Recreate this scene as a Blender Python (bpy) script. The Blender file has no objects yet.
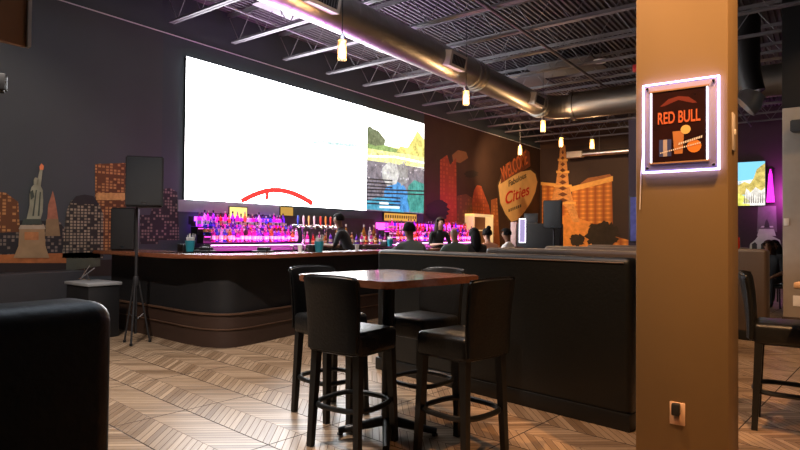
import bpy, bmesh, math, random
from mathutils import Vector, Matrix, Euler
random.seed(7)
sc = bpy.context.scene
COL = sc.collection
PI = math.pi
# ---------------------------------------------------------------- camera
FPX = 580.0
yaw, pit, rol = math.radians(36.4), math.radians(0.97), math.radians(0.45)
Fv = Vector((-math.sin(yaw)*math.cos(pit), math.cos(yaw)*math.cos(pit), math.sin(pit)))
R0 = Vector((math.cos(yaw), math.sin(yaw), 0)); U0 = R0.cross(Fv)
Rv = R0*math.cos(rol)+U0*math.sin(rol); Uv = U0*math.cos(rol)-R0*math.sin(rol)
EYE = Vector((0, 0, 1.35))
cam = bpy.data.cameras.new('camera'); cam.sensor_width = 36; cam.lens = 36*FPX/800; cam.clip_start = .02; cam.clip_end = 200
camo = bpy.data.objects.new('camera', cam); COL.objects.link(camo)
camo.matrix_world = Matrix(((Rv.x, Uv.x, -Fv.x, 0), (Rv.y, Uv.y, -Fv.y, 0), (Rv.z, Uv.z, -Fv.z, 1.35), (0, 0, 0, 1)))
sc.camera = camo
# survey of the photograph: where a sight line meets a plane of the room
def ray(x, y): return Fv + Rv*((x-400)/FPX) - Uv*((y-225)/FPX)
def on_x(x, y, X): d = ray(x, y); return EYE + d*((X-EYE.x)/d.x)
def on_y(x, y, Y): d = ray(x, y); return EYE + d*((Y-EYE.y)/d.y)
def on_z(x, y, Z): d = ray(x, y); return EYE + d*((Z-EYE.z)/d.z)

# ---------------------------------------------------------------- materials
MATS = {}
def mat(name, col=(.5, .5, .5), rough=.5, metal=0., emit=None, es=1., trans=0., var=.12, nscale=9., bump=0., coat=0., spec=.5, ior=1.45):
    if name in MATS: return MATS[name]
    m = bpy.data.materials.new(name); m.use_nodes = True
    nt = m.node_tree; N = nt.nodes; L = nt.links
    b = N['Principled BSDF']
    b.inputs['Roughness'].default_value = rough; b.inputs['Metallic'].default_value = metal
    b.inputs['Transmission Weight'].default_value = trans; b.inputs['Coat Weight'].default_value = coat
    b.inputs['Specular IOR Level'].default_value = spec; b.inputs['IOR'].default_value = ior
    if coat: b.inputs['Coat Roughness'].default_value = .08
    tc = N.new('ShaderNodeTexCoord'); nz = N.new('ShaderNodeTexNoise'); nz.inputs['Scale'].default_value = nscale
    nz.inputs['Detail'].default_value = 4
    L.new(tc.outputs['Object'], nz.inputs['Vector'])
    rp = N.new('ShaderNodeMix'); rp.data_type = 'RGBA'
    rp.inputs[6].default_value = tuple(c*(1-var) for c in col)+(1,)
    rp.inputs[7].default_value = tuple(min(1, c*(1+var)) for c in col)+(1,)
    L.new(nz.outputs['Fac'], rp.inputs[0]); L.new(rp.outputs[2], b.inputs['Base Color'])
    if bump:
        bp = N.new('ShaderNodeBump'); bp.inputs['Strength'].default_value = bump; bp.inputs['Distance'].default_value = .01
        L.new(nz.outputs['Fac'], bp.inputs['Height']); L.new(bp.outputs[0], b.inputs['Normal'])
    if emit:
        b.inputs['Emission Color'].default_value = tuple(emit)+(1,); b.inputs['Emission Strength'].default_value = es
    MATS[name] = m
    return m
class Nodes:
    def __init__(s, name, rough=.5, **k):
        s.m = mat(name, rough=rough, **k); s.nt = s.m.node_tree; s.N = s.nt.nodes; s.L = s.nt.links; s.b = s.N['Principled BSDF']
        s.tc = [n for n in s.N if n.bl_idname == 'ShaderNodeTexCoord'][0]
    def math(s, op, a, b=None, c=None):
        n = s.N.new('ShaderNodeMath'); n.operation = op
        for i, v in enumerate((a, b, c)):
            if v is None: continue
            if isinstance(v, (int, float)): n.inputs[i].default_value = v
            else: s.L.new(v, n.inputs[i])
        return n.outputs[0]
    def mix(s, f, a, b):
        n = s.N.new('ShaderNodeMix'); n.data_type = 'RGBA'
        for i, v in ((0, f), (6, a), (7, b)):
            if isinstance(v, (int, float)): n.inputs[i].default_value = v
            elif isinstance(v, tuple): n.inputs[i].default_value = v+(1,)
            else: s.L.new(v, n.inputs[i])
        return n.outputs[2]
    def sep(s, v):
        n = s.N.new('ShaderNodeSeparateXYZ'); s.L.new(v, n.inputs[0]); return n.outputs
    def comb(s, x, y, z=0.):
        n = s.N.new('ShaderNodeCombineXYZ')
        for i, v in enumerate((x, y, z)):
            if isinstance(v, (int, float)): n.inputs[i].default_value = v
            else: s.L.new(v, n.inputs[i])
        return n.outputs[0]
    def white(s, v):
        n = s.N.new('ShaderNodeTexWhiteNoise'); n.noise_dimensions = '3D'; s.L.new(v, n.inputs['Vector']); return n.outputs['Value']
    def noise(s, v, scale, detail=4, dist=0):
        n = s.N.new('ShaderNodeTexNoise'); n.inputs['Scale'].default_value = scale; n.inputs['Detail'].default_value = detail
        n.inputs['Distortion'].default_value = dist
        s.L.new(v, n.inputs['Vector']); return n.outputs['Fac']

def floor_material():
    k = Nodes('chevron_wood_look_tile', rough=.32, spec=.8)
    o = k.sep(k.tc.outputs['Object']); a = math.radians(-5.8)
    x0, y0 = -3.95, 2.62
    dx = k.math('SUBTRACT', o[0], x0); dy = k.math('SUBTRACT', o[1], y0)
    u = k.math('ADD', k.math('MULTIPLY', dx, math.cos(a)), k.math('MULTIPLY', dy, math.sin(a)))
    v = k.math('ADD', k.math('MULTIPLY', dx, -math.sin(a)), k.math('MULTIPLY', dy, math.cos(a)))
    P = .535
    vn = k.math('DIVIDE', v, P); vf = k.math('FRACT', vn); vi = k.math('FLOOR', vn)
    tri = k.math('MULTIPLY', k.math('PINGPONG', vf, .5), P)
    half = k.math('GREATER_THAN', vf, .5)
    s = k.math('DIVIDE', k.math('ADD', u, tri), P/8)
    si = k.math('FLOOR', s); sf = k.math('FRACT', s)
    rnd = k.white(k.comb(si, vi, half))
    # grain runs along each plank
    sg = k.math('MULTIPLY', k.math('SUBTRACT', u, k.math('MULTIPLY', tri, k.math('SUBTRACT', 1, 0))), 2.)
    gr = k.noise(k.comb(k.math('MULTIPLY', k.math('ADD', u, tri), 60), k.math('ADD', sg, k.math('MULTIPLY', rnd, 20)), rnd), 1.0, 4, .5)
    def seam(f, w):   # 1 near the seam
        return k.math('LESS_THAN', k.math('PINGPONG', k.math('ADD', f, 0), .5), w)
    plank = k.math('MAXIMUM', k.math('LESS_THAN', sf, .11), k.math('LESS_THAN', k.math('ABSOLUTE', k.math('SUBTRACT', vf, .5)), .004))
    grout = k.math('MAXIMUM', k.math('LESS_THAN', k.math('PINGPONG', vf, .5), .009),
                   k.math('LESS_THAN', k.math('PINGPONG', k.math('FRACT', k.math('DIVIDE', u, 1.07)), .5), .0046))
    c = k.mix(rnd, (.19, .122, .066), (.48, .345, .22))
    c = k.mix(k.math('MULTIPLY', gr, .7), c, (.075, .042, .025))
    c = k.mix(k.math('MULTIPLY', plank, .8), c, (.09, .06, .045))
    c = k.mix(k.math('MULTIPLY', grout, .95), c, (.035, .028, .025))
    k.L.new(c, k.b.inputs['Base Color'])
    sm = k.math('MAXIMUM', grout, k.math('MULTIPLY', plank, .8))
    k.L.new(k.math('ADD', k.math('ADD', .25, k.math('MULTIPLY', gr, .2)), k.math('MULTIPLY', sm, .4)), k.b.inputs['Roughness'])
    k.L.new(k.math('SUBTRACT', .7, k.math('MULTIPLY', sm, .65)), k.b.inputs['Specular IOR Level'])
    bp = k.N.new('ShaderNodeBump'); bp.inputs['Strength'].default_value = .25; bp.inputs['Distance'].default_value = .003
    k.L.new(k.math('SUBTRACT', k.math('MULTIPLY', gr, .3), k.math('MAXIMUM', grout, k.math('MULTIPLY', plank, .4))), bp.inputs['Height'])
    k.L.new(bp.outputs[0], k.b.inputs['Normal'])
    return k.m
def grid_material(name, axis, dark, lit, sx, sz, dens, rough=.8, gap=.35):
    """printed facade: rows of windows, some of them lit"""
    k = Nodes(name, rough=rough)
    o = k.sep(k.tc.outputs['Object']); h = o[axis]; z = o[2]
    a = k.math('DIVIDE', h, sx); b = k.math('DIVIDE', z, sz)
    r = k.white(k.comb(k.math('FLOOR', a), k.math('FLOOR', b), 1.))
    m = k.math('MULTIPLY', k.math('GREATER_THAN', k.math('FRACT', a), gap), k.math('GREATER_THAN', k.math('FRACT', b), gap))
    m = k.math('MULTIPLY', m, k.math('MULTIPLY', k.math('GREATER_THAN', r, 1-dens), k.math('ADD', .35, k.math('MULTIPLY', r, .65))))
    nz = k.noise(k.tc.outputs['Object'], .9, 3)
    k.L.new(k.mix(m, k.mix(nz, tuple(c*.6 for c in dark), tuple(c*1.4 for c in dark)), lit), k.b.inputs['Base Color'])
    return k.m
def wood_material(name, c1, c2, axis=0, scale=6, rough=.2, coat=.4):
    k = Nodes(name, rough=rough, coat=coat)
    o = k.sep(k.tc.outputs['Object'])
    h = [k.math('MULTIPLY', o[i], 1. if i == axis else 9.) for i in range(3)]
    g = k.noise(k.comb(*h), scale, 6, 1.2)
    k.L.new(k.mix(g, c1, c2), k.b.inputs['Base Color'])
    return k.m

M = {}
M['floor'] = floor_material()
M['leather'] = mat('black_leather', (.007, .0072, .0072), .34, bump=.25, nscale=60)
M['legwood'] = mat('black_lacquered_wood', (.007, .0075, .0075), .4)
M['booth'] = mat('black_vinyl', (.006, .0068, .0065), .42, bump=.2, nscale=40)
M['booth_lit_edge'] = mat('lit_brown_vinyl_edge', (.16, .10, .06), .45)
M['black'] = mat('flat_black_paint', (.008, .008, .009), .55)
M['plastic'] = mat('black_plastic', (.02, .02, .022), .45)
M['grille'] = mat('speaker_grille', (.03, .032, .035), .6, bump=.6, nscale=250)
M['wall'] = mat('charcoal_wall_paint', (.052, .070, .082), .7, var=.15, nscale=.7)
M['wall_far'] = mat('dark_brown_mural_print', (.055, .028, .014), .75, var=.6, nscale=.5)
M['maroon'] = mat('dark_plum_paint_and_light', (.05, .028, .04), .75)
M['deck'] = mat('dark_painted_steel_deck', (.13, .118, .135), .6)
M['joist'] = mat('grey_painted_steel', (.17, .16, .175), .5)
M['duct'] = mat('galvanised_steel', (.36, .335, .30), .42, metal=1., nscale=3, var=.15)
M['ductframe'] = mat('pale_register_frame', (.6, .55, .5), .4)
M['tan'] = mat('tan_wall_paint', (.27, .178, .080), .6, nscale=1.5, bump=.05)
M['taupe'] = mat('taupe_wall_paint', (.34, .29, .24), .6)
M['chrome'] = mat('chrome', (.75, .75, .76), .18, metal=1.)
M['bartop'] = wood_material('polished_bar_wood', (.10, .028, .014), (.30, .10, .045), 1, 3, .22)
M['tabletop'] = wood_material('polished_walnut_tabletop', (.085, .03, .018), (.24, .10, .055), 0, 3, .17)
M['tabtan'] = wood_material('pale_oak_tabletop', (.45, .28, .15), (.62, .42, .26), 0, 3, .3)
M['kick'] = mat('brown_bar_plinth', (.035, .018, .012), .5)
M['skinA'] = mat('brown_skin', (.22, .105, .06), .55)
M['skinB'] = mat('light_skin', (.55, .30, .21), .55)
M['hair'] = mat('black_hair', (.008, .007, .007), .75, spec=.15)
M['hairb'] = mat('dark_brown_hair', (.035, .018, .012), .7, spec=.2)
M['white'] = mat('white_plastic', (.75, .72, .68), .5)
M['glass'] = mat('clear_glass', (1, .97, .92), .03, trans=1., var=0)

# ---------------------------------------------------------------- mesh helpers
def smooth_by_angle(me, ang=.7):
    bm = bmesh.new(); bm.from_mesh(me)
    for e in bm.edges:
        if len(e.link_faces) == 2: e.smooth = e.calc_face_angle(0) < ang
    for f in bm.faces: f.smooth = True
    bm.to_mesh(me); bm.free()
def link(name, me, m=None, parent=None, smooth=True):
    if smooth: smooth_by_angle(me)
    if m is not None:
        for q in (m if isinstance(m, (list, tuple)) else [m]): me.materials.append(q)
    o = bpy.data.objects.new(name, me); COL.objects.link(o)
    if parent is not None: o.parent = parent
    return o
def obj(name, bm, m, parent=None, smooth=True):
    bmesh.ops.recalc_face_normals(bm, faces=bm.faces)
    me = bpy.data.meshes.new(name); bm.to_mesh(me); bm.free()
    return link(name, me, m, parent, smooth)
def tag(o, label=None, cat=None, group=None, kind=None):
    if label: o['label'] = label
    if cat: o['category'] = cat
    if group: o['group'] = group
    if kind: o['kind'] = kind
    return o
def thing(name, label, cat, loc=(0, 0, 0), rz=0, group=None):
    o = bpy.data.objects.new(name, None); COL.objects.link(o); o.empty_display_size = .1
    o.location = loc; o.rotation_euler = (0, 0, rz)
    return tag(o, label, cat, group)
def copy_tree(o, parent=None):
    c = o.copy(); COL.objects.link(c)
    if parent is not None: c.parent = parent
    for ch in list(o.children): copy_tree(ch, c)
    return c
def B(): return bmesh.new()
def box(bm, c, s, bev=0, rot=None, seg=2):
    r = bmesh.ops.create_cube(bm, size=1)
    vs = r['verts']
    mt = Matrix.Translation(c) @ (rot.to_4x4() if rot else Matrix.Identity(4)) @ Matrix.Diagonal((s[0], s[1], s[2], 1))
    bmesh.ops.transform(bm, matrix=mt, verts=vs)
    if bev:
        es = list({e for v in vs for e in v.link_edges})
        bmesh.ops.bevel(bm, geom=es, offset=bev, segments=seg, profile=.5, affect='EDGES')
    return bm
def tube(bm, pts, r, n=8, closed=False, cap=True):
    pts = [Vector(p) for p in pts]; k = len(pts); rings = []
    rr = r if isinstance(r, (list, tuple)) else [r]*k
    up = None
    for i, p in enumerate(pts):
        if closed: t = pts[(i+1) % k]-pts[i-1]
        else: t = pts[min(i+1, k-1)]-pts[max(i-1, 0)]
        t.normalize()
        if up is None: up = Vector((0, 0, 1)) if abs(t.z) < .9 else Vector((1, 0, 0))
        a = t.cross(up).normalized(); b = a.cross(t); up = b
        rings.append([bm.verts.new(p + (a*math.cos(2*PI*j/n)+b*math.sin(2*PI*j/n))*rr[i]) for j in range(n)])
    for i in range(k if closed else k-1):
        A, C = rings[i], rings[(i+1) % k]
        for j in range(n): bm.faces.new((A[j], A[(j+1) % n], C[(j+1) % n], C[j]))
    if cap and not closed:
        bm.faces.new(rings[0][::-1]); bm.faces.new(rings[-1])
    return bm
def lathe(bm, prof, n=16, c=(0, 0, 0)):
    rings = []
    for r, z in prof:
        rings.append([bm.verts.new((c[0]+r*math.cos(2*PI*j/n), c[1]+r*math.sin(2*PI*j/n), c[2]+z)) for j in range(n)])
    for A, C in zip(rings, rings[1:]):
        for j in range(n): bm.faces.new((A[j], A[(j+1) % n], C[(j+1) % n], C[j]))
    bm.faces.new(rings[0][::-1]); bm.faces.new(rings[-1])
    return bm
def prism(bm, poly, z0, z1):
    a = [bm.verts.new((x, y, z0)) for x, y in poly]; b = [bm.verts.new((x, y, z1)) for x, y in poly]
    n = len(poly)
    for i in range(n): bm.faces.new((a[i], a[(i+1) % n], b[(i+1) % n], b[i]))
    bm.faces.new(a[::-1]); bm.faces.new(b)
    return bm
def slab(bm, pts, n, th):
    """a planar outline given a real thickness along n"""
    n = Vector(n).normalized()
    a = [bm.verts.new(Vector(p)) for p in pts]; b = [bm.verts.new(Vector(p)+n*th) for p in pts]
    k = len(pts)
    for i in range(k): bm.faces.new((a[i], a[(i+1) % k], b[(i+1) % k], b[i]))
    bm.faces.new(a[::-1]); bm.faces.new(b)
    return bm
def wall_box(name, lo, hi, m, bev=0, parent=None, kind='structure'):
    lo = Vector(lo); hi = Vector(hi)
    o = obj(name, box(B(), (lo+hi)/2, hi-lo, bev), m, parent)
    if kind and parent is None: o['kind'] = kind
    return o
def text(name, s, size, m, parent, origin, xdir, ydir, depth=.004, align='CENTER', shear=0, xs=1., bold=0.):
    cu = bpy.data.curves.new(name, 'FONT'); cu.body = s; cu.size = size; cu.align_x = align; cu.align_y = 'CENTER'
    cu.extrude = depth; cu.shear = shear; cu.offset = bold
    o = bpy.data.objects.new(name, cu); COL.objects.link(o)
    bpy.context.view_layer.update()
    me = bpy.data.meshes.new_from_object(o.evaluated_get(bpy.context.evaluated_depsgraph_get()))
    bpy.data.objects.remove(o); bpy.data.curves.remove(cu)
    X = Vector(xdir).normalized(); Y = Vector(ydir).normalized(); Z = X.cross(Y).normalized()
    mt = Matrix(((X.x*xs, Y.x, Z.x, origin[0]), (X.y*xs, Y.y, Z.y, origin[1]), (X.z*xs, Y.z, Z.z, origin[2]), (0, 0, 0, 1)))
    me.transform(mt); me.materials.clear()
    return link(name, me, m, parent, smooth=False)

XW, YF, ZC = -8.93, 21.2, 5.42     # screen wall, far wall, deck
# ================================================================ ROOM SHELL
wall_box('floor', (-9.1, -4.2, -.1), (6.2, YF+.2, 0), M['floor'])
wall_box('wall_left', (XW-.15, -4.2, 0), (XW, YF+.15, 5.5), M['wall'])
wall_box('wall_far', (XW, YF, 0), (-4.6, YF+.15, 5.5), M['wall_far'])
wall_box('wall_far_right', (-4.6, YF, 0), (6.1, YF+.15, 5.5), M['maroon'])
wall_box('wall_right', (6, -4.2, 0), (6.15, YF, 5.5), M['wall'])
wall_box('wall_back', (XW, -4.2, 0), (6, -4.05, 5.5), M['wall'])
# corrugated steel deck, flutes run along y
bm = B(); x = -9.0; pts = []
while x < 6.1:
    pts += [(x, ZC), (x+.03, ZC), (x+.042, ZC+.05), (x+.088, ZC+.05)]; x += .10
rows = []
for Y in (-4.2, YF+.1): rows.append([bm.verts.new((p[0], Y, p[1])) for p in pts])
top = [[bm.verts.new((p[0], Y, ZC+.14)) for p in (pts[0], pts[-1])] for Y in (-4.2, YF+.1)]
for i in range(len(pts)-1): bm.faces.new((rows[0][i], rows[0][i+1], rows[1][i+1], rows[1][i]))
bm.faces.new((top[0][0], top[1][0], top[1][1], top[0][1]))
tag(obj('ceiling', bm, M['deck'], smooth=False), kind='structure')
# slim pale strip, bright colour standing for the lit edge where the printed wall stops
wall_box('trim_1', (XW, 3.6, 4.70), (XW+.015, YF, 4.714), mat('pale_lit_edge', (.65, .66, .7), .35))
# the pillar with the sign and the far one
PY = 3.36
wall_box('pillar', (-.855, PY, 0), (-.405, PY+.40, ZC), M['tan'], .008)
o = on_z(783, 327, 0)
wall_box('pillar_far', (o.x, o.y, 0), (o.x+.8, o.y+.45, 3.32), M['taupe'], .008)
wall_box('baseboard_far_pillar', (o.x-.015, o.y-.015, 0), (o.x+.815, o.y+.465, .16), mat('dark_baseboard', (.05, .03, .022), .4), .004)
FP = o
wall_box('pillar_far_upper', (o.x-.002, o.y-.002, 3.32), (o.x+.802, o.y+.452, ZC), M['black'])
BH = on_x(27.5, 47, -3.0)
wall_box('bulkhead', (-3.03, -2.2, BH.z), (-3.0, BH.y, ZC), mat('brown_bulkhead_paint', (.30, .16, .075), .6), .004)
wall_box('trim_2', (-3.015, BH.y-.005, BH.z), (-2.985, BH.y+.01, ZC), mat('pale_corner_bead', (.6, .55, .5), .4))
# a wing wall behind the sign pillar, purple lighting put into its plum colour
a = on_y(628.5, 200, 11.3); wall_box('wall_wing', (a.x, 11.3, 0), (a.x+.55, 11.5, 3.55), M['maroon'])
# ledge under the skyline print
wall_box('wall_left_ledge', (XW, -4.0, 0), (-8.5, 4.02, .80), mat('dark_ledge_top', (.05, .05, .055), .35), .01)

# ================================================================ CEILING STEEL
def joist(Y):
    bm = B(); zt, zb = 5.36, 4.84; x0, x1 = XW+.02, 5.9
    for s in (-.032, .032):
        box(bm, ((x0+x1)/2, s, zt), (x1-x0, .006, .04)); box(bm, ((x0+x1)/2, s*.9, zt+.024), (x1-x0, .04, .006))
        box(bm, ((x0+x1+.12)/2, s*.9, zb), (x1-x0-.14, .042, .006)); box(bm, ((x0+x1+.12)/2, s, zb+.022), (x1-x0-.14, .006, .03))
    k = 0; x = x0+.3; st = .33; pt = [(x0+.02, zt-.03), (x, zb+.02)]
    while x < x1-.4:
        x += st; k += 1; pt.append((x, zt-.02 if k % 2 else zb+.02))
    for p, q in zip(pt, pt[1:]): tube(bm, [(p[0], 0, p[1]), (q[0], 0, q[1])], .0085, 5)
    o = obj('roof_joist', bm, M['joist']); o.location.y = Y
    return o
j0 = joist(1.72); js = [j0]
y = 1.72
while y < 19.8:
    y += 1.243; c = j0.copy(); COL.objects.link(c); c.location.y = y; js.append(c)
for i, c in enumerate(js): tag(c, 'open web steel roof joist running across under the dark metal deck', 'joist', 'roof joists', 'structure')
# thin pipes and conduits running the length of the room
for i, (X, Z, r, lab) in enumerate(((-7.6, 4.93, .018, 'thin grey conduit under the joists beside the video wall'), (-4.1, 4.78, .028, 'steel sprinkler pipe under the joists right of the large duct'),
                                     (-6.7, 5.30, .02, 'slim conduit tucked against the deck above the bar'), (-1.9, 4.80, .022, 'sprinkler pipe under the joists above the booths'))):
    bm = tube(B(), [(X, -2, Z), (X, YF-.3, Z)], r, 8)
    for q in range(6):
        Y = 1.72+1.243*(3*q+1); tube(bm, [(X, Y+.1, Z), (X, Y+.1, 5.4)], .006, 5)
    tag(obj('ceiling_pipe', bm, M['joist']), lab, 'pipe')

# ================================================================ DUCTS
def ring_pts(c, ax, r, n=24):
    ax = Vector(ax).normalized(); a = ax.cross(Vector((0, 0, 1))).normalized(); b = a.cross(ax)
    return [Vector(c)+(a*math.cos(2*PI*i/n)+b*math.sin(2*PI*i/n))*r for i in range(n)]
DX, DZ, DY = -5.5, 4.45, 13.45
dt = thing('ventilation_duct', 'large round spiral steel duct running over the bar and turning right at its far elbow', 'duct', (DX, 7, DZ-.3))
off = Vector((DX, 7, DZ-.3))
def dpart(name, bm, m, par=dt):
    o = obj(name, bm, m, par); o.data.transform(Matrix.Translation(-off)); return o
bm = B(); pts = [(DX, -1.0, DZ), (DX, 9.75, DZ)]; tube(bm, pts, .265, 32)
y = -.9
while y < 9.7: tube(bm, [(DX, y, DZ), (DX, y+.012, DZ)], .2668, 32); y += .16
dpart('duct_pipe', bm, M['duct'])
bm = B(); tube(bm, [(DX, 9.75, DZ), (DX, 12.9, DZ)], .255, 32); dpart('duct_pipe', bm, M['duct'])
for Y in (9.62, 9.78, 9.94, 12.85, 13.0):
    dpart('coupling_ring', tube(B(), [(DX, Y, DZ), (DX, Y+.05, DZ)], .29, 32), M['duct'])
arc = [(DX+.62-.62*math.cos(t), 12.9+.62*math.sin(t), DZ) for t in [PI/2*i/7 for i in range(8)]]
for p, q in zip(arc, arc[1:]): dpart('elbow_gore', tube(B(), [p, q], [.275, .275], 32), M['duct'])
dpart('coupling_ring', tube(B(), [(DX+.62, 13.52, DZ), (DX+.7, 13.52, DZ)], .34, 32), M['duct'])
dpart('duct_pipe', tube(B(), [(DX+.66, 13.52, DZ), (2.6, 13.52, DZ)], .315, 32), M['duct'])
for Y in (5.35, 8.65, 12.2):
    c = Vector((DX+.235, Y, DZ-.06))
    rot = Matrix.Rotation(math.radians(12), 3, 'Y')
    f = dpart('air_register', box(B(), c+Vector((.03, 0, 0)), (.20, .54, .26), .006, rot), M['ductframe'])
    dpart('grille_opening', box(B(), c+Vector((.132, 0, -.024)), (.006, .42, .16), 0, rot), M['black'], f)
    bm = B()
    for q in range(9): box(bm, c+Vector((.137, -.19+.0475*q, -.025)), (.006, .006, .16), 0, rot)
    dpart('grille_slats', bm, M['joist'], f)
for Y in (2.5, 6.8, 11.2):
    dpart('hanger_strap', tube(B(), [(DX, Y, DZ+.26), (DX, Y, 5.4)], .008, 6), M['joist'])
dpart('hanger_strap', tube(B(), [(-1.5, 13.52, DZ+.3), (-1.5, 13.52, 5.4)], .008, 6), M['joist'])
# black flexible bulk right of the pillar
a = on_y(747, 60, 12.2); z0_ = on_y(747, 97, 12.2).z
t = thing('black_duct', 'black painted duct dropping beside the sign pillar with a pale collar at its foot', 'duct', (a.x, 12.2, z0_))
obj('duct_pipe', tube(B(), [Vector((.0, 0, 5.41-z0_)), Vector((-.01, 0, .9)), Vector((.0, 0, .5)), Vector((.06, 0, .2)), Vector((.10, 0, .06))], [.22, .22, .21, .2, .19], 24), M['black'], t)
obj('pale_collar', tube(B(), [Vector((.10, 0, .06)), Vector((.02, -.02, -.10)), Vector((-.05, -.03, -.16))], [.2, .24, .25], 24, cap=False), mat('brushed_steel', (.75, .72, .7), .35, metal=1.), t)
# small duct on the far wall
a = on_y(572, 155, YF-.6); b = on_y(628, 150, YF-.6)
t = thing('small_duct', 'slim bright round duct with square end register above the hotel picture', 'duct', (a.x, YF-.6, a.z-.15))
L_ = b.x-a.x
obj('duct_pipe', tube(B(), [(.3, 0, .15), (L_+1.4, 0, .15)], .095, 20), mat('brushed_steel', (.75, .72, .7), .35, metal=1.), t)
obj('end_register', box(B(), (.12, 0, .15), (.55, .3, .22), .01), M['ductframe'], t)
obj('hanger', tube(B(), [(L_/2, 0, .24), (L_/2, 0, 5.4-a.z+.15)], .008, 6), M['joist'], t)
obj('mount_arm', tube(B(), [(.12, 0, .15), (.12, .57, .15)], .02, 6), M['joist'], t)

# ceiling panels, detector, exit sign
def panel(name, px, z, w, d, lab, m):
    p = on_z(px[0], px[1], z)
    t = thing(name, lab, 'ceiling panel', (p.x, p.y, z))
    bm = box(B(), (0, 0, .02), (w, d, .04), .004); obj('panel_board', bm, m, t)
    bm = B()
    for sx in (-1, 1):
        for sy in (-1, 1): tube(bm, [(sx*w*.4, sy*d*.4, .04), (sx*w*.4, sy*d*.4, 5.42-z)], .004, 5)
    obj('suspension_wires', bm, M['joist'], t)
pm = mat('dark_acoustic_panel', (.11, .105, .115), .8); pl = mat('pale_acoustic_panel', (.35, .33, .36), .7)
panel('acoustic_panel', (520, 84), 5.12, 1.4, 1.1, 'dark square acoustic panel hung just above the duct elbow', pm)
panel('acoustic_panel', (566, 68), 5.12, 1.5, 1.1, 'dark square acoustic panel hung just left below the smoke detector', pm)
panel('acoustic_panel', (385, 47), 5.2, .6, .6, 'small pale ceiling tile between the glowing pendant and the duct', pl)
panel('acoustic_panel', (284, 9), 5.2, .6, .9, 'pale ceiling tile left of the nearest duct register', pl)
p = on_z(600, 63, 5.0)
t = thing('smoke_detector', 'round white smoke detector on the dark ceiling', 'smoke detector', (p.x, p.y, 5.0))
obj('detector_body', lathe(B(), [(.05, 0), (.12, .01), (.14, .045), (.14, .06)], 24), M['white'], t)
obj('drop_rod', tube(B(), [(0, 0, .06), (0, 0, .42)], .01, 6), M['joist'], t)
p = on_z(637, 68, 4.55)
t = thing('fire_alarm_strobe', 'small red fire alarm strobe hanging left of the sign pillar near the ceiling', 'alarm', (p.x, p.y, 4.55))
obj('alarm_body', box(B(), (0, 0, 0), (.14, .08, .14), .01), mat('red_alarm_plastic', (.5, .03, .03), .4), t)
obj('conduit', tube(B(), [(0, 0, .07), (0, 0, .85)], .01, 6), M['joist'], t)

# ================================================================ PENDANT LAMPS
def pendant():
    t = thing('pendant_lamp', 'x', 'pendant lamp')
    obj('cord', tube(B(), [(0, 0, .34), (0, 0, 1.72)], .006, 6), M['black'], t)
    obj('ceiling_canopy', lathe(B(), [(.06, 1.70), (.06, 1.73)], 16), M['black'], t)
    obj('socket_cap', lathe(B(), [(.03, .24), (.052, .25), (.052, .30), (.02, .345)], 16), M['chrome'], t)
    bm = lathe(B(), [(.056, .0), (.056, .25)], 20); bm.faces.ensure_lookup_table()
    bmesh.ops.delete(bm, geom=[f for f in bm.faces if len(f.verts) == 20], context='FACES_ONLY')
    obj('glass_shade', bm, mat('amber_tinted_glass', (1, .72, .38), .35, trans=1., var=0), t)
    obj('bulb', lathe(B(), [(.006, .015), (.03, .03), (.034, .09), (.032, .18), (.014, .23), (.012, .25)], 12),
        mat('warm_filament_bulb', (1, .7, .4), .3, emit=(1., .50, .13), es=7), t)
    return t
P0 = None
spots = [((342, 60), 3.62, 'glowing cylinder pendant lamp in front of the video wall, nearest and largest'),
         ((466, 105), 3.72, 'glowing cylinder pendant lamp right of the video wall below the duct'),
         ((543, 132), 3.72, 'glowing pendant lamp just under the duct elbow, left side'),
         ((520, 155), 3.72, 'glowing pendant lamp over the heart shaped sign, farthest left of the far group'),
         ((592, 149), 3.72, 'glowing pendant lamp over the hotel picture, rightmost of the far group'),
         ((561, 147), 3.8, 'faint pendant lamp between the duct elbow and the hotel picture')]
for i, (px, z, lab) in enumerate(spots):
    o = pendant() if P0 is None else copy_tree(P0)
    if P0 is None: P0 = o
    p = on_z(px[0], px[1], z)
    if p.y > 20.6: p = on_y(px[0], px[1], 20.4)
    o.location = p; o['label'] = lab; o['group'] = 'pendant lamps'
    ld = bpy.data.lights.new('pendant_glow', 'POINT'); ld.energy = 22; ld.color = (1, .6, .3); ld.shadow_soft_size = .06
    lo = bpy.data.objects.new('pendant_glow', ld); COL.objects.link(lo); lo.location = p+Vector((0, 0, -.06))

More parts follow.
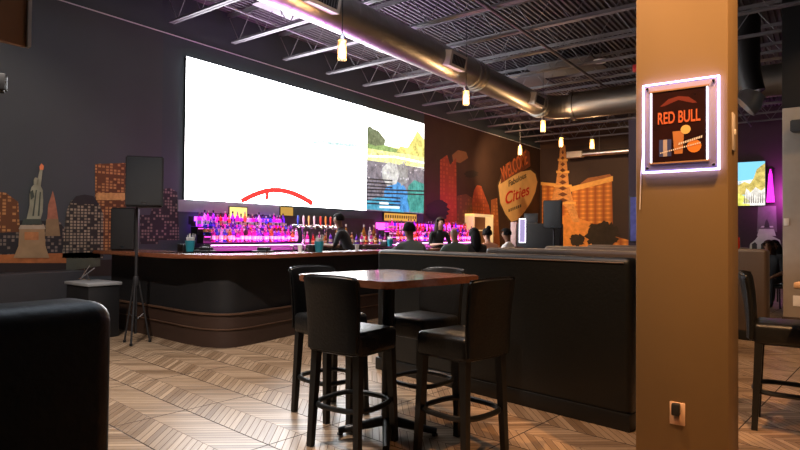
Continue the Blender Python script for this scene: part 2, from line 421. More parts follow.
# ================================================================ VIDEO WALL
def em(name, c, s):
    if name.startswith(('screen_', 'tv_')) and name != 'screen_white': s *= .6
    m = mat(name, (0, 0, 0), .4, emit=c, es=s, var=0)
    if name.startswith(('screen_', 'tv_')) and name not in ('screen_white', 'screen_pale_water', 'screen_red', 'tv_sky', 'screen_sky', 'screen_caption') and 'lively' not in m:
        m['lively'] = 1; nt = m.node_tree; b = nt.nodes['Principled BSDF']; tc = [n for n in nt.nodes if n.bl_idname == 'ShaderNodeTexCoord'][0]
        nz = nt.nodes.new('ShaderNodeTexNoise'); nz.inputs['Scale'].default_value = 7; nz.inputs['Detail'].default_value = 8; nz.inputs['Roughness'].default_value = .75
        mr = nt.nodes.new('ShaderNodeMapRange'); mr.inputs[1].default_value = .35; mr.inputs[2].default_value = .65
        mx = nt.nodes.new('ShaderNodeMix'); mx.data_type = 'RGBA'
        mx.inputs[6].default_value = tuple(v*.45 for v in c)+(1,); mx.inputs[7].default_value = tuple(min(1.3, v*1.35+.12) for v in c)+(1,)
        nt.links.new(tc.outputs['Object'], nz.inputs['Vector']); nt.links.new(nz.outputs['Fac'], mr.inputs[0]); nt.links.new(mr.outputs[0], mx.inputs[0]); nt.links.new(mx.outputs[2], b.inputs['Emission Color'])
    return m
SX = XW+.06
vw = thing('video_wall', 'huge glowing white video wall with a narrow column of two pictures at its right end', 'screen', (XW, 9.5, 1.93))
voff = Vector((XW, 9.5, 1.93))
def vpart(name, bm, m, par=vw):
    o = obj(name, bm, m, par, smooth=False); o.data.transform(Matrix.Translation(-voff)); return o
Y0, Y1, YM, Z0, Z1 = 5.80, 13.10, 10.66, 1.93, 4.39
vpart('screen_cabinet', box(B(), (XW+.03, (Y0+Y1)/2, (Z0+Z1)/2), (.06, Y1-Y0, Z1-Z0)), M['black'])
mp = vpart('main_picture', box(B(), (SX+.003, (Y0+YM)/2, (Z0+Z1)/2), (.006, YM-Y0, Z1-Z0)), em('screen_white', (.96, .98, 1), 8.0))
def sh(name, pts, m, par, lay=1):
    q = [on_x(a, b, SX) for a, b in pts]
    q = [Vector((SX+.006+.003*lay, min(max(v.y, Y0 if par is mp else YM), Y1), min(max(v.z, Z0), Z1))) for v in q]
    return vpart(name, slab(B(), q, (-1, 0, 0), .002), m, par)
sh('pale_water', [(187, 150), (366, 162), (366, 215), (181, 199)], em('screen_pale_water', (.93, .98, 1.0), 3.2), mp, 0)
sh('far_shore', [(313, 141), (322, 140), (332, 142), (344, 143), (352, 143), (364, 146), (364, 148), (313, 144)], em('screen_shore', (.55, .78, .76), 1.5), mp)
for i, (a, b, c) in enumerate(((330, 156, 24), (340, 166, 18), (318, 174, 15), (336, 184, 22), (322, 194, 26), (344, 203, 14), (238, 128, 26), (214, 150, 20), (330, 148, 12))):
    sh('water_ripple', [(a, b), (a+c, b+c*.08), (a+c, b+c*.08+1.0), (a+c*.4, b+c*.04+1.2), (a, b+.5)], em('screen_ripple', (.72, .82, .85), 1.1), mp)
# red hoop held up in the picture
outer = []; inner = []
for i in range(19):
    t = i/18; x = 240+t*73; y = 202.0-15.5*math.sin(PI*(t*.9+.05))**.9+t*2.
    outer.append((x, y)); inner.append((x+(.5-t)*3, y+5.2))
sh('red_hoop', outer+inner[::-1], em('screen_red', (1., .06, .05), 1.0), mp)
sh('red_hoop_tab', [(265, 190), (269, 190), (268, 200), (265, 200)], em('screen_red', (1., .06, .05), 1.0), mp)
tp = vpart('upper_side_picture', box(B(), (SX+.003, (YM+Y1)/2, 3.66), (.006, Y1-YM, Z1-3.17-.0)), em('screen_sky', (1, .99, .93), 3.5))
tp.data.transform(Matrix.Translation((0, 0, (3.17+Z1)/2-3.66)))
sh('yellow_field', [(366, 142), (424, 153), (424, 168), (366, 160)], em('screen_field', (.95, .85, .30), 1.4), tp, 1)
sh('green_hedge', [(366, 144), (378, 143), (396, 149), (410, 151), (424, 153), (424, 156), (390, 152), (366, 148)], em('screen_hedge', (.35, .55, .15), .9), tp, 2)
sh('dark_tree', [(366, 128), (369, 126), (373, 129), (378, 131), (381, 135), (385, 140), (384, 145), (375, 146), (366, 143)], em('screen_tree', (.28, .34, .16), .7), tp, 3)
sh('yellow_tree', [(396, 152), (400, 146), (407, 148), (412, 140), (417, 131), (421, 136), (424, 140), (424, 158), (408, 154)], em('screen_yellow_tree', (.85, .72, .16), 1.2), tp, 3)
sh('white_path', [(366, 155), (395, 156), (424, 162), (424, 164), (395, 158), (366, 157)], em('screen_path', (1, 1, .9), 2.2), tp, 2)
bp_ = vpart('lower_side_picture', box(B(), (SX+.003, (YM+Y1)/2, (1.93+3.17)/2), (.006, Y1-YM, 1.24)), em('screen_crowd', (.30, .27, .34), .75))
sh('blue_jersey', [(384, 190), (390, 183), (396, 181), (404, 186), (409, 196), (409, 212), (384, 210)], em('screen_blue', (.03, .35, .85), 1.0), bp_, 1)
sh('blue_water', [(366, 200), (384, 196), (392, 200), (404, 213), (366, 209)], em('screen_blue_low', (.05, .5, .75), .8), bp_, 1)
sh('teal_jersey', [(408, 186), (414, 180), (424, 184), (424, 213), (410, 212), (407, 200)], em('screen_teal', (.03, .45, .38), .8), bp_, 2)
sh('pale_face', [(382, 168), (388, 162), (396, 164), (399, 174), (396, 184), (387, 186), (382, 178)], em('screen_face', (.75, .75, .72), .95), bp_, 2)
sh('grey_figure', [(398, 165), (404, 163), (408, 170), (407, 182), (401, 186), (398, 176)], em('screen_grey', (.5, .5, .5), .7), bp_, 2)
for i in range(8):
    y = 179+i*3.5; e = 392 if i < 3 else 400
    if i in (3, 4): e = 424
    sh('dark_scan_band', [(366, y-1), (e, y+1), (e, y+2.4), (366, y+.4)], em('screen_dark', (.03, .03, .06), .3), bp_, 3)
for (a, b, c) in ((379, 202, 9), (379, 206, 20)):
    sh('white_caption_bar', [(a, b), (a+c, b+.6), (a+c, b+2.6), (a, b+2)], em('screen_caption', (.95, .97, 1), 1.4), bp_, 4)
random.seed(3)
for i in range(26):
    x = random.uniform(367, 423); y = random.uniform(160, 180)
    sh('crowd_fleck', [(x, y), (x+1.2, y+.2), (x+1.1, y+1.8), (x, y+1.5)], em('screen_fleck', (.8, .75, .85), .9), bp_, 4)

# ================================================================ LEFT WALL PICTURE: night harbour skyline
def mural(name, label, loc): return thing(name, label, 'mural', loc)
m1 = mural('skyline_mural', 'dark night skyline print with floodlit statue on the wall left of the video wall', (XW, 2, .8)); mo = Vector((XW, 2, .8))
def mp_(name, pts, m, par=m1, o=mo, lay=1):
    q = [on_x(a, b, XW+.002) for a, b in pts]; q = [Vector((XW+.0035*lay, v.y, v.z)) for v in q]
    ob = obj(name, slab(B(), q, (-1, 0, 0), .003), m, par, smooth=False); ob.data.transform(Matrix.Translation(-o)); return ob
sky = mat('printed_night_sky', (.06, .070, .078), .7, nscale=.6, var=.25)
obj_sky = obj('night_sky', box(B(), (XW+.002, .75, 2.76), (.003, 9.3, 3.85)), sky, m1, smooth=False); obj_sky.data.transform(Matrix.Translation(-mo))
g_warm = grid_material('lit_windows_amber', 1, (.14, .055, .022), (.60, .29, .10), .06, .045, .6, .8, .3)
g_cool = grid_material('lit_windows_cream', 1, (.04, .037, .032), (.42, .35, .24), .05, .045, .75, .8, .3)
g_dim = grid_material('lit_windows_dim', 1, (.03, .028, .03), (.24, .19, .155), .05, .05, .45, .8, .3)
mp_('waterfront_glow', [(-10, 255), (66, 253), (66, 263), (-10, 263)], mat('print_orange_glow', (.5, .17, .05), .7, nscale=8, var=.6), lay=3)
mp_('dark_water', [(-10, 262), (180, 258), (180, 275), (-10, 277)], mat('print_dark_water', (.035, .025, .022), .7), lay=2)
mp_('stone_quay', [(66, 253), (100, 252), (100, 266), (66, 271)], mat('print_stone_green', (.10, .11, .08), .7, nscale=5, var=.3), lay=3)
mp_('amber_block', [(-10, 195), (0, 192), (6, 193), (18, 202), (20, 232), (-10, 233)], g_warm, lay=2)
mp_('far_roofs', [(-10, 222), (30, 220), (60, 222), (66, 232), (98, 232), (98, 262), (-10, 262)], g_dim, lay=1.5)
mp_('spired_tower', [(47, 219), (48, 205), (51, 196), (52.5, 191), (54, 196), (56, 206), (58, 219)], mat('print_rose_spire', (.42, .17, .10), .7, nscale=14, var=.5), lay=3)
mp_('spired_tower_base', [(46, 219), (58, 219), (60, 236), (45, 236)], mat('print_sand_stone', (.30, .20, .10), .7, nscale=9, var=.4), lay=3)
mp_('cream_office_tower', [(66, 212), (70, 202), (76, 197), (91, 196), (99, 204), (103, 214), (103, 258), (62, 258), (64, 232)], g_cool, lay=3)
mp_('dark_tower_cap', [(70, 203), (76, 196), (84, 194.5), (93, 196), (99, 205)], mat('print_dark_roof', (.03, .028, .03), .7), lay=4)
mp_('amber_glass_tower', [(95, 164), (126, 163), (126, 250), (103, 250), (103, 214), (98, 205), (95, 202)], g_warm, lay=2.5)
mp_('wide_lit_band', [(96, 193), (126, 193), (126, 200), (96, 200)], mat('print_amber_band', (.75, .36, .12), .7, nscale=20, var=.6), lay=3)
mp_('right_office_tower', [(158, 190), (170, 188), (177, 192), (179, 240), (150, 240), (150, 215)], g_dim, lay=2.5)
mp_('right_low_lights', [(140, 215), (158, 215), (158, 244), (140, 244)], g_dim, lay=2.6)
stone = mat('print_floodlit_stone', (.40, .27, .14), .7, nscale=7, var=.35)
mp_('statue_plinth', [(19, 228), (44, 228), (45, 246), (49, 258), (13, 258), (18, 246)], stone, lay=5)
mp_('plinth_cornice', [(20, 225), (43, 224), (45, 229), (18, 229)], mat('print_pale_stone', (.5, .42, .30), .7, nscale=12, var=.3), lay=6)
mp_('plinth_panel', [(24, 232), (38, 232), (38, 240), (24, 240)], mat('print_orange_panel', (.52, .22, .08), .7, nscale=12, var=.5), lay=6)
mp_('statue_pedestal_top', [(23, 219), (40, 219), (42, 225), (21, 225)], mat('print_dark_verdigris', (.07, .09, .07), .7), lay=6)
verd = mat('print_verdigris', (.33, .34, .24), .7, nscale=6, var=.55)
mp_('statue_robe', [(26, 219), (29, 205), (29, 194), (31, 187), (35, 183), (39, 184), (42, 190), (42.5, 200), (42, 212), (40, 219)], verd, lay=7)
mp_('statue_head', [(33, 184), (33, 180), (34.2, 177.6), (36.5, 177.8), (37.6, 180), (37, 184)], verd, lay=8)
mp_('statue_raised_arm', [(36, 184), (37.6, 176), (39, 170), (41.8, 170), (41, 178), (40, 186)], verd, lay=8)
mp_('statue_tablet', [(29, 192), (32, 190), (33.5, 197), (30, 200)], mat('print_dark_verdigris', (.07, .09, .07), .7), lay=9)
mp_('robe_fold', [(35, 190), (36, 190), (33, 216), (31.5, 216)], mat('print_dark_verdigris', (.07, .09, .07), .7), lay=9)
mp_('robe_fold', [(39, 192), (40, 192), (38.5, 216), (37, 216)], mat('print_dark_verdigris', (.07, .09, .07), .7), lay=9)
mp_('torch_flame', [(39, 170), (38.6, 166.5), (40.5, 163.5), (43, 166), (42.4, 170)], mat('print_torch', (.95, .30, .12), .6, nscale=10), lay=9)

# ================================================================ CITY MURAL on the same wall beyond the video wall
m2 = mural('city_mural', 'red brown city print with towers on the wall between video wall and corner', (XW, 17, .8)); mo2 = Vector((XW, 17, .8))
def mc(name, pts, m, lay=1, par=m2): return mp_(name, pts, m, par, mo2, lay)
tmp = obj('brown_night_backdrop', box(B(), (XW+.002, 17.2, 2.76), (.003, 8., 3.85)), mat('print_brown_dusk', (.045, .021, .012), .75, nscale=.8, var=.7), m2, smooth=False); tmp.data.transform(Matrix.Translation(-mo2))
g_red = grid_material('printed_red_facade', 1, (.30, .055, .02), (.42, .09, .03), .16, .12, .6)
g_or = grid_material('printed_orange_facade', 1, (.34, .10, .03), (.5, .17, .05), .22, .12, .6)
mc('red_tower', [(440, 160), (447, 155), (450, 165), (456, 158), (457, 250), (440, 250)], g_red, 2)
mc('brown_tower', [(457, 196), (466, 194), (472, 198), (472, 250), (457, 250)], grid_material('printed_brown_facade', 1, (.12, .045, .02), (.2, .08, .03), .16, .12, .6), 2)
mc('arched_tower', [(472, 200), (474, 190), (477, 185), (481, 186), (484, 194), (488, 204), (491, 216), (491, 250), (472, 250)], g_red, 3)
mc('far_tower', [(491, 200), (497, 198), (500, 250), (491, 250)], g_or, 2)
mc('sun_glow', [(452, 155), (458, 150), (466, 152), (468, 158), (460, 163), (453, 161)], mat('print_dusk_glow', (.22, .10, .04), .8, nscale=2, var=.4), 1.6)
blob = lambda cx, cy, rx, ry, n=18, s=1: [(cx+rx*math.cos(2*PI*i/n)*(1+.16*math.sin(i*2.7+s)), cy+ry*math.sin(2*PI*i/n)*(1+.2*math.cos(i*3.3+s))) for i in range(n)]
mc('dark_tree', [(437+12*math.cos(i*.15)*(.8+.3*((i*37)%11)/11), 211+12*math.sin(i*.15)*(.8+.3*((i*53)%13)/13)) for i in range(42)], mat('print_dark_foliage', (.022, .016, .012), .8), 4)
mc('dark_cloud', [(471+8*math.cos(i*.25)*(.7+.4*((i*37)%11)/11), 174+4*math.sin(i*.25)*(.7+.4*((i*53)%13)/13)) for i in range(25)], mat('print_dark_foliage', (.022, .016, .012), .8), 4)
mc('lit_shrub_print', blob(478, 240, 6, 4), g_or, 4)
# neon style welcome sign in the picture
cream = mat('print_sign_cream', (.85, .56, .22), .6, nscale=3, var=.2)
heart = [(498, 186), (501, 177), (506, 171), (514, 171), (522, 171.5), (530, 170), (535, 174), (537, 182), (535, 192), (530, 203), (524, 212), (517, 220), (511, 222), (505, 214), (500, 203)]
mc('sign_border', [(498+(a-517)*1.08+19, 195+(b-195)*1.08) for a, b in heart], mat('print_sign_shadow', (.05, .03, .02), .6), 4)
hb = mc('sign_board', heart, cream, 5)
redp = mat('print_sign_red', (.60, .025, .01), .6, nscale=8, var=.2)
dkp = mat('print_sign_dark', (.06, .05, .04), .6)
def wtext(s, p0, p1, hpx, m, lay=8, **k):
    a = on_x(p0[0], p0[1], XW+.02); b = on_x(p1[0], p1[1], XW+.02); X = b-a
    up = on_x((p0[0]+p1[0])/2, (p0[1]+p1[1])/2-hpx, XW+.02)-(a+b)/2
    size = up.length*1.35; tot = X.length
    Yd = Vector((0, -X.z, X.y)); Yd = Yd if Yd.z > 0 else -Yd
    o = text('sign_lettering', s, size, m, m2, (0, 0, 0), X, Yd, .002, bold=.012*size, shear=k.get('shear', 0))
    w = max(v.co.y for v in o.data.vertices)-min(v.co.y for v in o.data.vertices)
    f = abs(X.y)/w
    Xn = X.normalized()
    for v in o.data.vertices:
        al = v.co.dot(Xn); v.co += Xn*(al*(f-1))
    c = (a+b)/2 + up*.5
    o.data.transform(Matrix.Translation(Vector((XW+.0035*lay, c.y, c.z))-mo2)); return o
wtext('WELCOME', (501, 184), (528, 164), 15, mat('print_sign_orange', (.62, .16, .05), .6, nscale=8, var=.3), 8)
mc('welcome_discs', [(500, 184), (501, 170), (507, 164), (514, 160), (520, 157), (525, 149), (529, 152), (530, 166), (524, 170), (514, 175), (506, 180)], mat('print_sign_disc', (.20, .06, .03), .6, nscale=10, var=.5), 6)
wtext('Fabulous', (508, 187.5), (526, 178), 6, dkp, 8, shear=.2)
wtext('Cities', (504.5, 206), (528.5, 195.5), 12, redp, 9, shear=.25)
for i in range(7):
    x = 508+i*1.9; y = 212-i*.75
    mc('small_letter_stroke', [(x, y), (x+1.1, y-.4), (x+1.1, y-3.2), (x, y-2.8)], dkp, 8)
# ================================================================ FAR WALL PICTURE
m3 = mural('hotel_mural', 'orange floodlit hotel and lattice tower picture covering the far wall', (-6.5, YF, .4)); mo3 = Vector((-6.5, YF, .4))
def mh(name, pts, m, lay=1):
    q = [on_y(a, b, YF-.002) for a, b in pts]; q = [Vector((v.x, YF-.005*lay, v.z)) for v in q]
    ob = obj(name, slab(B(), q, (0, 1, 0), .003), m, m3, smooth=False); ob.data.transform(Matrix.Translation(-mo3)); return ob
tmp = obj('dusk_backdrop', box(B(), (-6.75, YF-.003, 2.5), (4.3, .003, 4.4)), mat('print_dark_dusk', (.04, .022, .016), .75, nscale=.8, var=.5), m3, smooth=False); tmp.data.transform(Matrix.Translation(-mo3))
k = Nodes('printed_orange_hotel', rough=.7); o3 = k.sep(k.tc.outputs['Object'])
a_ = k.math('PINGPONG', k.math('FRACT', k.math('DIVIDE', o3[0], .30)), .5); b_ = k.math('FRACT', k.math('DIVIDE', o3[2], .16))
k.L.new(k.mix(k.math('MULTIPLY', k.math('GREATER_THAN', b_, .4), .5), k.mix(k.math('MULTIPLY', a_, 2.), (.36, .09, .012), (.85, .34, .06)), (.32, .075, .012)), k.b.inputs['Base Color'])
hot = k.m
mh('hotel_left_wing', [(542, 183), (562, 184), (562, 245), (542, 245)], hot, 2)
mh('hotel_right_wing', [(572, 190), (612, 179), (613, 236), (640, 243), (640, 250), (572, 250)], hot, 2)
mh('hotel_centre', [(560, 200), (576, 200), (576, 250), (560, 250)], hot, 2.5)
roofm = mat('print_bright_cornice', (.9, .42, .10), .7, nscale=8, var=.3)
mh('roof_cornice', [(570, 187), (590, 182), (604, 178.5), (613, 176), (613, 181), (590, 187), (570, 192)], roofm, 3)
mh('roof_cornice', [(541, 182), (562, 184), (562, 187), (541, 185)], roofm, 3)
mh('roof_dome', [(580, 184), (588, 178), (600, 176), (610, 174), (613, 178), (598, 182)], mat('print_roof_brown', (.35, .13, .04), .7, nscale=8, var=.5), 2.8)
tw = mat('print_tower_amber', (.62, .28, .08), .7, nscale=12, var=.6)
def tower_side(s, y0, y1, x0, x1, w): return [(x0, y0), (x0+w*s, y0), (x1+w*1.6*s, y1), (x1, y1)]
mh('lattice_tower', [(560.5, 146), (563, 143), (565.5, 146), (567, 162), (569, 184), (574, 203), (580, 222), (573, 222), (567, 208), (562, 204), (557, 208), (552, 222), (546, 222), (551, 203), (556, 184), (559, 162)], tw, 5)
for (y, w) in ((160, 5), (172, 6.5), (186, 9), (203, 13)):
    mh('tower_platform', [(563-w, y-1.2), (563+w, y-1.2), (563+w, y+1.2), (563-w, y+1.2)], roofm, 6)
for i in range(9):
    y = 150+i*6; w = 1.3+i*.5
    mh('tower_gap', [(563, y), (563+w, y+2.4), (563, y+4.6), (563-w, y+2.4)], mat('print_tower_dark', (.14, .045, .014), .7), 6)
fol = mat('print_dark_shrub', (.03, .02, .012), .8, nscale=6, var=.6)
def leafy(cx, cy, rx, ry, n, sd):
    random.seed(sd); return [(cx+rx*math.cos(2*PI*i/n)*random.uniform(.68, 1.12), cy+ry*math.sin(2*PI*i/n)*random.uniform(.68, 1.12)) for i in range(n)]
mh('dark_shrub', leafy(603, 235, 17, 15, 46, 2), fol, 7)
mh('dark_shrub', leafy(578, 240, 8, 7, 30, 4), fol, 7)
mh('street_glow', [(552, 246), (552, 222), (566, 214), (590, 222), (590, 250), (552, 250)], mat('print_street_glow', (.75, .26, .05), .7, nscale=7, var=.5), 4)

# ================================================================ BAR
bar = thing('bar_counter', 'long curved black bar with polished red brown wooden top', 'bar', (-6, 6, 0)); bo = Vector((-6, 6, 0))
outer = [(-8.35, 4.02), (-7.0, 3.98), (-6.3, 3.93), (-5.95, 3.95), (-5.68, 4.04), (-5.50, 4.2), (-5.42, 4.42), (-5.42, 4.7), (-5.5, 5.3), (-5.6, 6.0), (-5.62, 7), (-5.62, 12.4)]
def offs(path, d):
    out = []
    for i, p in enumerate(path):
        a = Vector(path[max(i-1, 0)]); b = Vector(path[min(i+1, len(path)-1)]); t = (b-a).normalized()
        n = Vector((-t.y, t.x)); out.append((p[0]+n.x*d, p[1]+n.y*d))
    return out
def band(o1, o2): return offs(outer, o1)+offs(outer, o2)[::-1]
def bpart(name, poly, z0, z1, m, bev=0, par=bar):
    bm = prism(B(), poly, z0, z1)
    if bev: bmesh.ops.bevel(bm, geom=[e for e in bm.edges if abs(e.verts[0].co.z-e.verts[1].co.z) < 1e-6], offset=bev, segments=2, affect='EDGES')
    o = obj(name, bm, m, par); o.data.transform(Matrix.Translation(-bo)); return o
bpart('counter_top', band(0, .66), 1.05, 1.10, M['bartop'], .012)
bpart('front_panel', band(.27, .34), .40, 1.05, M['black'])
bpart('plinth', band(.23, .34), .0, .40, M['kick'])
bpart('plinth_rail', band(.21, .25), .385, .405, mat('aged_brass_rail', (.12, .065, .04), .4, metal=.3))
bpart('plinth_rail', band(.215, .25), .21, .222, mat('aged_brass_rail', (.12, .065, .04), .4, metal=.3))
bpart('inner_cabinets', band(.34, .62), .0, 1.05, M['black'])

# back bar with stepped lit shelves
pinkE = em('magenta_led_panel', (1., .06, .60), 2.4); purE = em('violet_led_panel', (.35, .06, 1.), 2.6); whE = em('lavender_led_strip', (.85, .55, 1.), 4.)
def back_bar(Ya, Yb, lab, pans):
    t = thing('back_bar', lab, 'bar shelving', (XW, (Ya+Yb)/2, 0)); L = Yb-Ya
    obj('cabinet', box(B(), (.4, 0, .55), (.8, L, 1.1), .01), M['black'], t)
    for i, (x, z) in enumerate(((.62, 1.15), (.44, 1.29), (.26, 1.43))):
        s = obj('bottle_shelf', box(B(), (x, 0, z-.04), (.18, L, .10 if i == 0 else .14)), M['black'], t)
        obj('light_strip', box(B(), (x+.094, 0, z), (.008, L-.04, .012)), whE if i == 0 else pinkE, s)
        y = -L/2
        for w, m in pans:
            obj('lit_riser', box(B(), (x-.096, y+w*L/2, z+.085), (.008, w*L-.01, .09)), m, s); y += w*L
    y = -L/2
    for w, m in pans:
        obj('backlit_panel', box(B(), (.10, y+w*L/2, 1.57), (.02, w*L-.01, .14)), m, t); y += w*L
    return t
back_bar(5.86, 7.95, 'back bar shelving with violet and magenta lights under the left part of the video wall', [(.05, M['black']), (.15, purE), (.55, pinkE), (.25, purE)])
back_bar(11.0, 15.2, 'back bar shelving with magenta lights under the right end of the video wall', [(.5, pinkE), (.25, purE), (.25, pinkE)])
t = thing('service_counter', 'black service counter under the video wall behind the bartender', 'counter', (XW+.025, 9.47, 0))
obj('cabinet', box(B(), (.4, 0, .55), (.8, 3.0, 1.1), .01), M['black'], t)
obj('worktop', box(B(), (.41, 0, 1.12), (.80, 3.02, .04), .006), M['chrome'], t)
obj('splash_panel', box(B(), (.03, 0, 1.45), (.04, 3.0, .55)), M['maroon'], t)

# bottles
BC = [('violet', (.35, .1, .9)), ('magenta', (.95, .08, .55)), ('red', (.85, .05, .04)), ('amber', (.85, .35, .06)), ('clear', (.95, .85, .95)), ('blue', (.1, .15, .9)), ('dark', (.04, .02, .02))]
shapes = {'tall': [(.030, 0), (.034, .01), (.034, .17), (.028, .20), (.013, .225), (.012, .27)],
          'round': [(.032, 0), (.038, .015), (.0395, .08), (.034, .13), (.015, .165), (.013, .21)],
          'square': [(.033, 0), (.037, .006), (.037, .155), (.033, .17), (.014, .185), (.014, .235)]}
bottle_proto = {}
def bottle(kind, ci):
    if (kind, ci) in bottle_proto: return copy_tree(bottle_proto[(kind, ci)]), False
    cn, c = BC[ci]
    t = thing('bottle', 'x', 'bottle')
    obj('bottle_body', lathe(B(), shapes[kind], 6 if kind == 'square' else 10), mat(cn+'_bottle_glass', c, .12, trans=.75 if cn != 'dark' else .2, var=.02), t)
    zt = shapes[kind][-1][1]
    obj('bottle_cap', lathe(B(), [(.015, zt-.012), (.015, zt+.022)], 8), mat('silver_bottle_cap', (.7, .65, .6), .3, metal=.7) if ci % 2 else M['black'], t)
    obj('bottle_label', lathe(B(), [(shapes[kind][2][0]+.001, .05), (shapes[kind][2][0]+.001, .11 if kind != 'round' else .08)], 10),
        mat(['cream_paper_label', 'white_paper_label', 'gold_paper_label'][ci % 3], [(.75, .65, .45), (.8, .78, .8), (.7, .42, .1)][ci % 3], .6), t)
    bottle_proto[(kind, ci)] = t
    return t, True
random.seed(11)
tiers = ((XW+.62, 1.16, 'lowest shelf'), (XW+.44, 1.32, 'middle shelf'), (XW+.26, 1.46, 'top shelf'))
KN = {'tall': 'tall', 'round': 'squat round', 'square': 'square shouldered'}
for (Ya, Yb, sec, n, wts) in ((5.92, 7.9, 'left lit back bar', 23, [5, 5, 2, 2, 3, 2, 1]), (11.1, 15.1, 'right lit back bar', 30, [4, 7, 3, 2, 4, 2, 1])):
    for ti, (x, z, tn) in enumerate(tiers):
        for i in range(n):
            ci = random.choices(range(7), wts)[0]; kd = random.choice(list(shapes))
            o, _ = bottle(kd, ci)
            o.location = (x+random.uniform(-.015, .03), Ya+(Yb-Ya)*(i+.5)/n+random.uniform(-.003, .003), z+(.04 if ti==0 else .04)-.04+ (0.0401 if ti==0 else .0001+.0 if ti else 0))
            o.location.z = (1.2001, 1.3201+.0, 1.4601)[ti]
            o.rotation_euler.z = random.uniform(0, 6.28)
            o['label'] = '%s %s glass bottle on the %s of the %s' % (KN[kd], BC[ci][0], tn, sec); o['group'] = 'bottles on the %s' % sec
# beer taps
def tap_tower(px, n, lab, cols):
    y = on_x(px, 230, XW+.45).y
    t = thing('beer_tap_tower', lab, 'beer taps', (XW+.45, y, 1.14))
    obj('tower', box(tube(B(), [(0, 0, 0), (0, 0, .34)], .04, 12), (0, 0, .36), (.10, .16*n, .08), .02), M['chrome'], t)
    for i in range(n):
        yy = (i-(n-1)/2)*.15
        f = obj('faucet', tube(B(), [(.05, yy, .36), (.12, yy, .36), (.13, yy, .30)], .013, 8), M['chrome'], t)
        obj('tap_handle', lathe(B(), [(.010, .38), (.014, .41), (.022, .50), (.019, .56), (.008, .58)], 8, (.09, yy, 0)), cols[i % len(cols)], f)
hc = [mat('tap_handle_'+n, c, .35) for n, c in (('red', (.7, .05, .03)), ('orange', (.8, .3, .05)), ('ivory', (.75, .72, .62)), ('blue', (.06, .15, .5)), ('gold', (.7, .5, .12)))]
tap_tower(303, 4, 'chrome beer tap tower with mostly pale handles, left of the pair', [hc[3], hc[2], hc[4], hc[2]])
tap_tower(325, 4, 'chrome beer tap tower with red and orange handles, right of the pair', [hc[0], hc[1], hc[0], hc[2]])
for i, px in enumerate((337, 341, 346, 364, 370, 374)):
    o, _ = bottle('tall', (3, 4, 3, 3, 4, 3)[i]); y = on_x(px, 230, XW+.3).y
    o.location = (XW+.3, y if y < 10.9 else 10.9-.1*(i-3), 1.1401); o.scale = (1.35, 1.35, 1.5)
    o['label'] = 'tall %s spirit bottle standing on the steel service counter' % BC[(3, 4, 3, 3, 4, 3)[i]][0]; o['group'] = 'bottles on the service counter'
for i in range(16):
    ci = (1, 2, 1, 3, 0)[i % 5]; o, _ = bottle(('square', 'round')[i % 2], ci); o.location = (XW+.70, 8.1+i*.165, 1.1401)
    o['label'] = 'short %s bottle in the front row on the steel service counter' % BC[ci][0]; o['group'] = 'front row bottles on the service counter'
obj('light_strip', box(B(), (.2, 0, 1.30), (.02, 2.9, .12)), pinkE, t) if False else None
# lit boards under the video wall
def lit_board(name, x0, x1, y0, y1, c, s, lab, cat='sign'):
    a = on_x(x0, y1, XW+.08); b = on_x(x1, y0, XW+.08)
    t = thing(name, lab, cat, (XW, (a.y+b.y)/2, a.z)); w = b.y-a.y; h = b.z-a.z
    h = min(h, 1.91-a.z)
    obj('board_frame', box(B(), (.02, 0, h/2), (.04, w, h), .004), M['black'], t)
    obj('lit_face', box(B(), (.043, 0, h/2), (.006, w-.04, h-.03)), em(name+'_face_'+str(int(x0)), c, s), t)
    return t, w, h
lit_board('menu_board', 230, 249, 207, 219, (1., .72, .22), .9, 'yellow lit board above the magenta bottles')
lit_board('menu_board', 281, 295, 206, 217, (.75, .42, .08), .45, 'dim amber board under the red hoop picture, beside the taps')
t, w, h = lit_board('amber_board', 385, 418, 213, 221, (.9, .45, .08), .55, 'long amber lit board under the side pictures')
bm = B()
for i in range(14): box(bm, (.048, -w/2+.08+i*(w-.16)/13, h*.55), (.004, .05, h*.35))
obj('board_pattern', bm, M['kick'], t)
wall_box('trim_3', (XW, 5.7, 1.72), (XW+.03, 8.0, 1.92), mat('grey_steel_panel', (.30, .32, .33), .4))
# pale back panel at right under the screen
a = on_x(392, 228, XW+.05)

# caddies on the bar
def caddy(px, py, Z, tealc, lab):
    p = on_z(px, py, Z)
    t = thing('bar_caddy', lab, 'bar caddy', (p.x, p.y, Z))
    c = B(); lathe(c, [(.05, 0), (.068, .15), (.064, .15), (.046, .006)], 16); obj('bucket', c, mat('teal_bucket', (.03, .28, .36), .35), t)
    bm = B(); random.seed(int(px))
    for i in range(9):
        a = random.uniform(0, 6.28); r = random.uniform(.0, .035)
        tube(bm, [(r*math.cos(a), r*math.sin(a), .01), (r*2.2*math.cos(a), r*2.2*math.sin(a), .20+random.uniform(0, .05))], .004, 5)
    obj('straws', bm, M['white'], t)
    bm = B()
    for i in range(5): box(bm, (-.02+.01*i, 0, .15), (.006, .08, .09), 0, Matrix.Rotation(.15*(i-2), 3, 'Y'))
    obj('napkins', bm, mat('white_paper', (.8, .78, .76), .8), t)
    obj('condiment_box', box(B(), (-.13, 0, .05), (.14, .13, .10), .008), M['plastic'], t)
    return t
caddy(190, 251.5, 1.10, 0, 'teal bucket of straws and napkins with black box near the rounded bar corner')
caddy(319, 251.8, 1.10, 0, 'teal bucket of straws and napkins with black box in front of the taps')
caddy(390, 246.3, 1.10, 0, 'teal bucket of straws and napkins left of the man in grey')
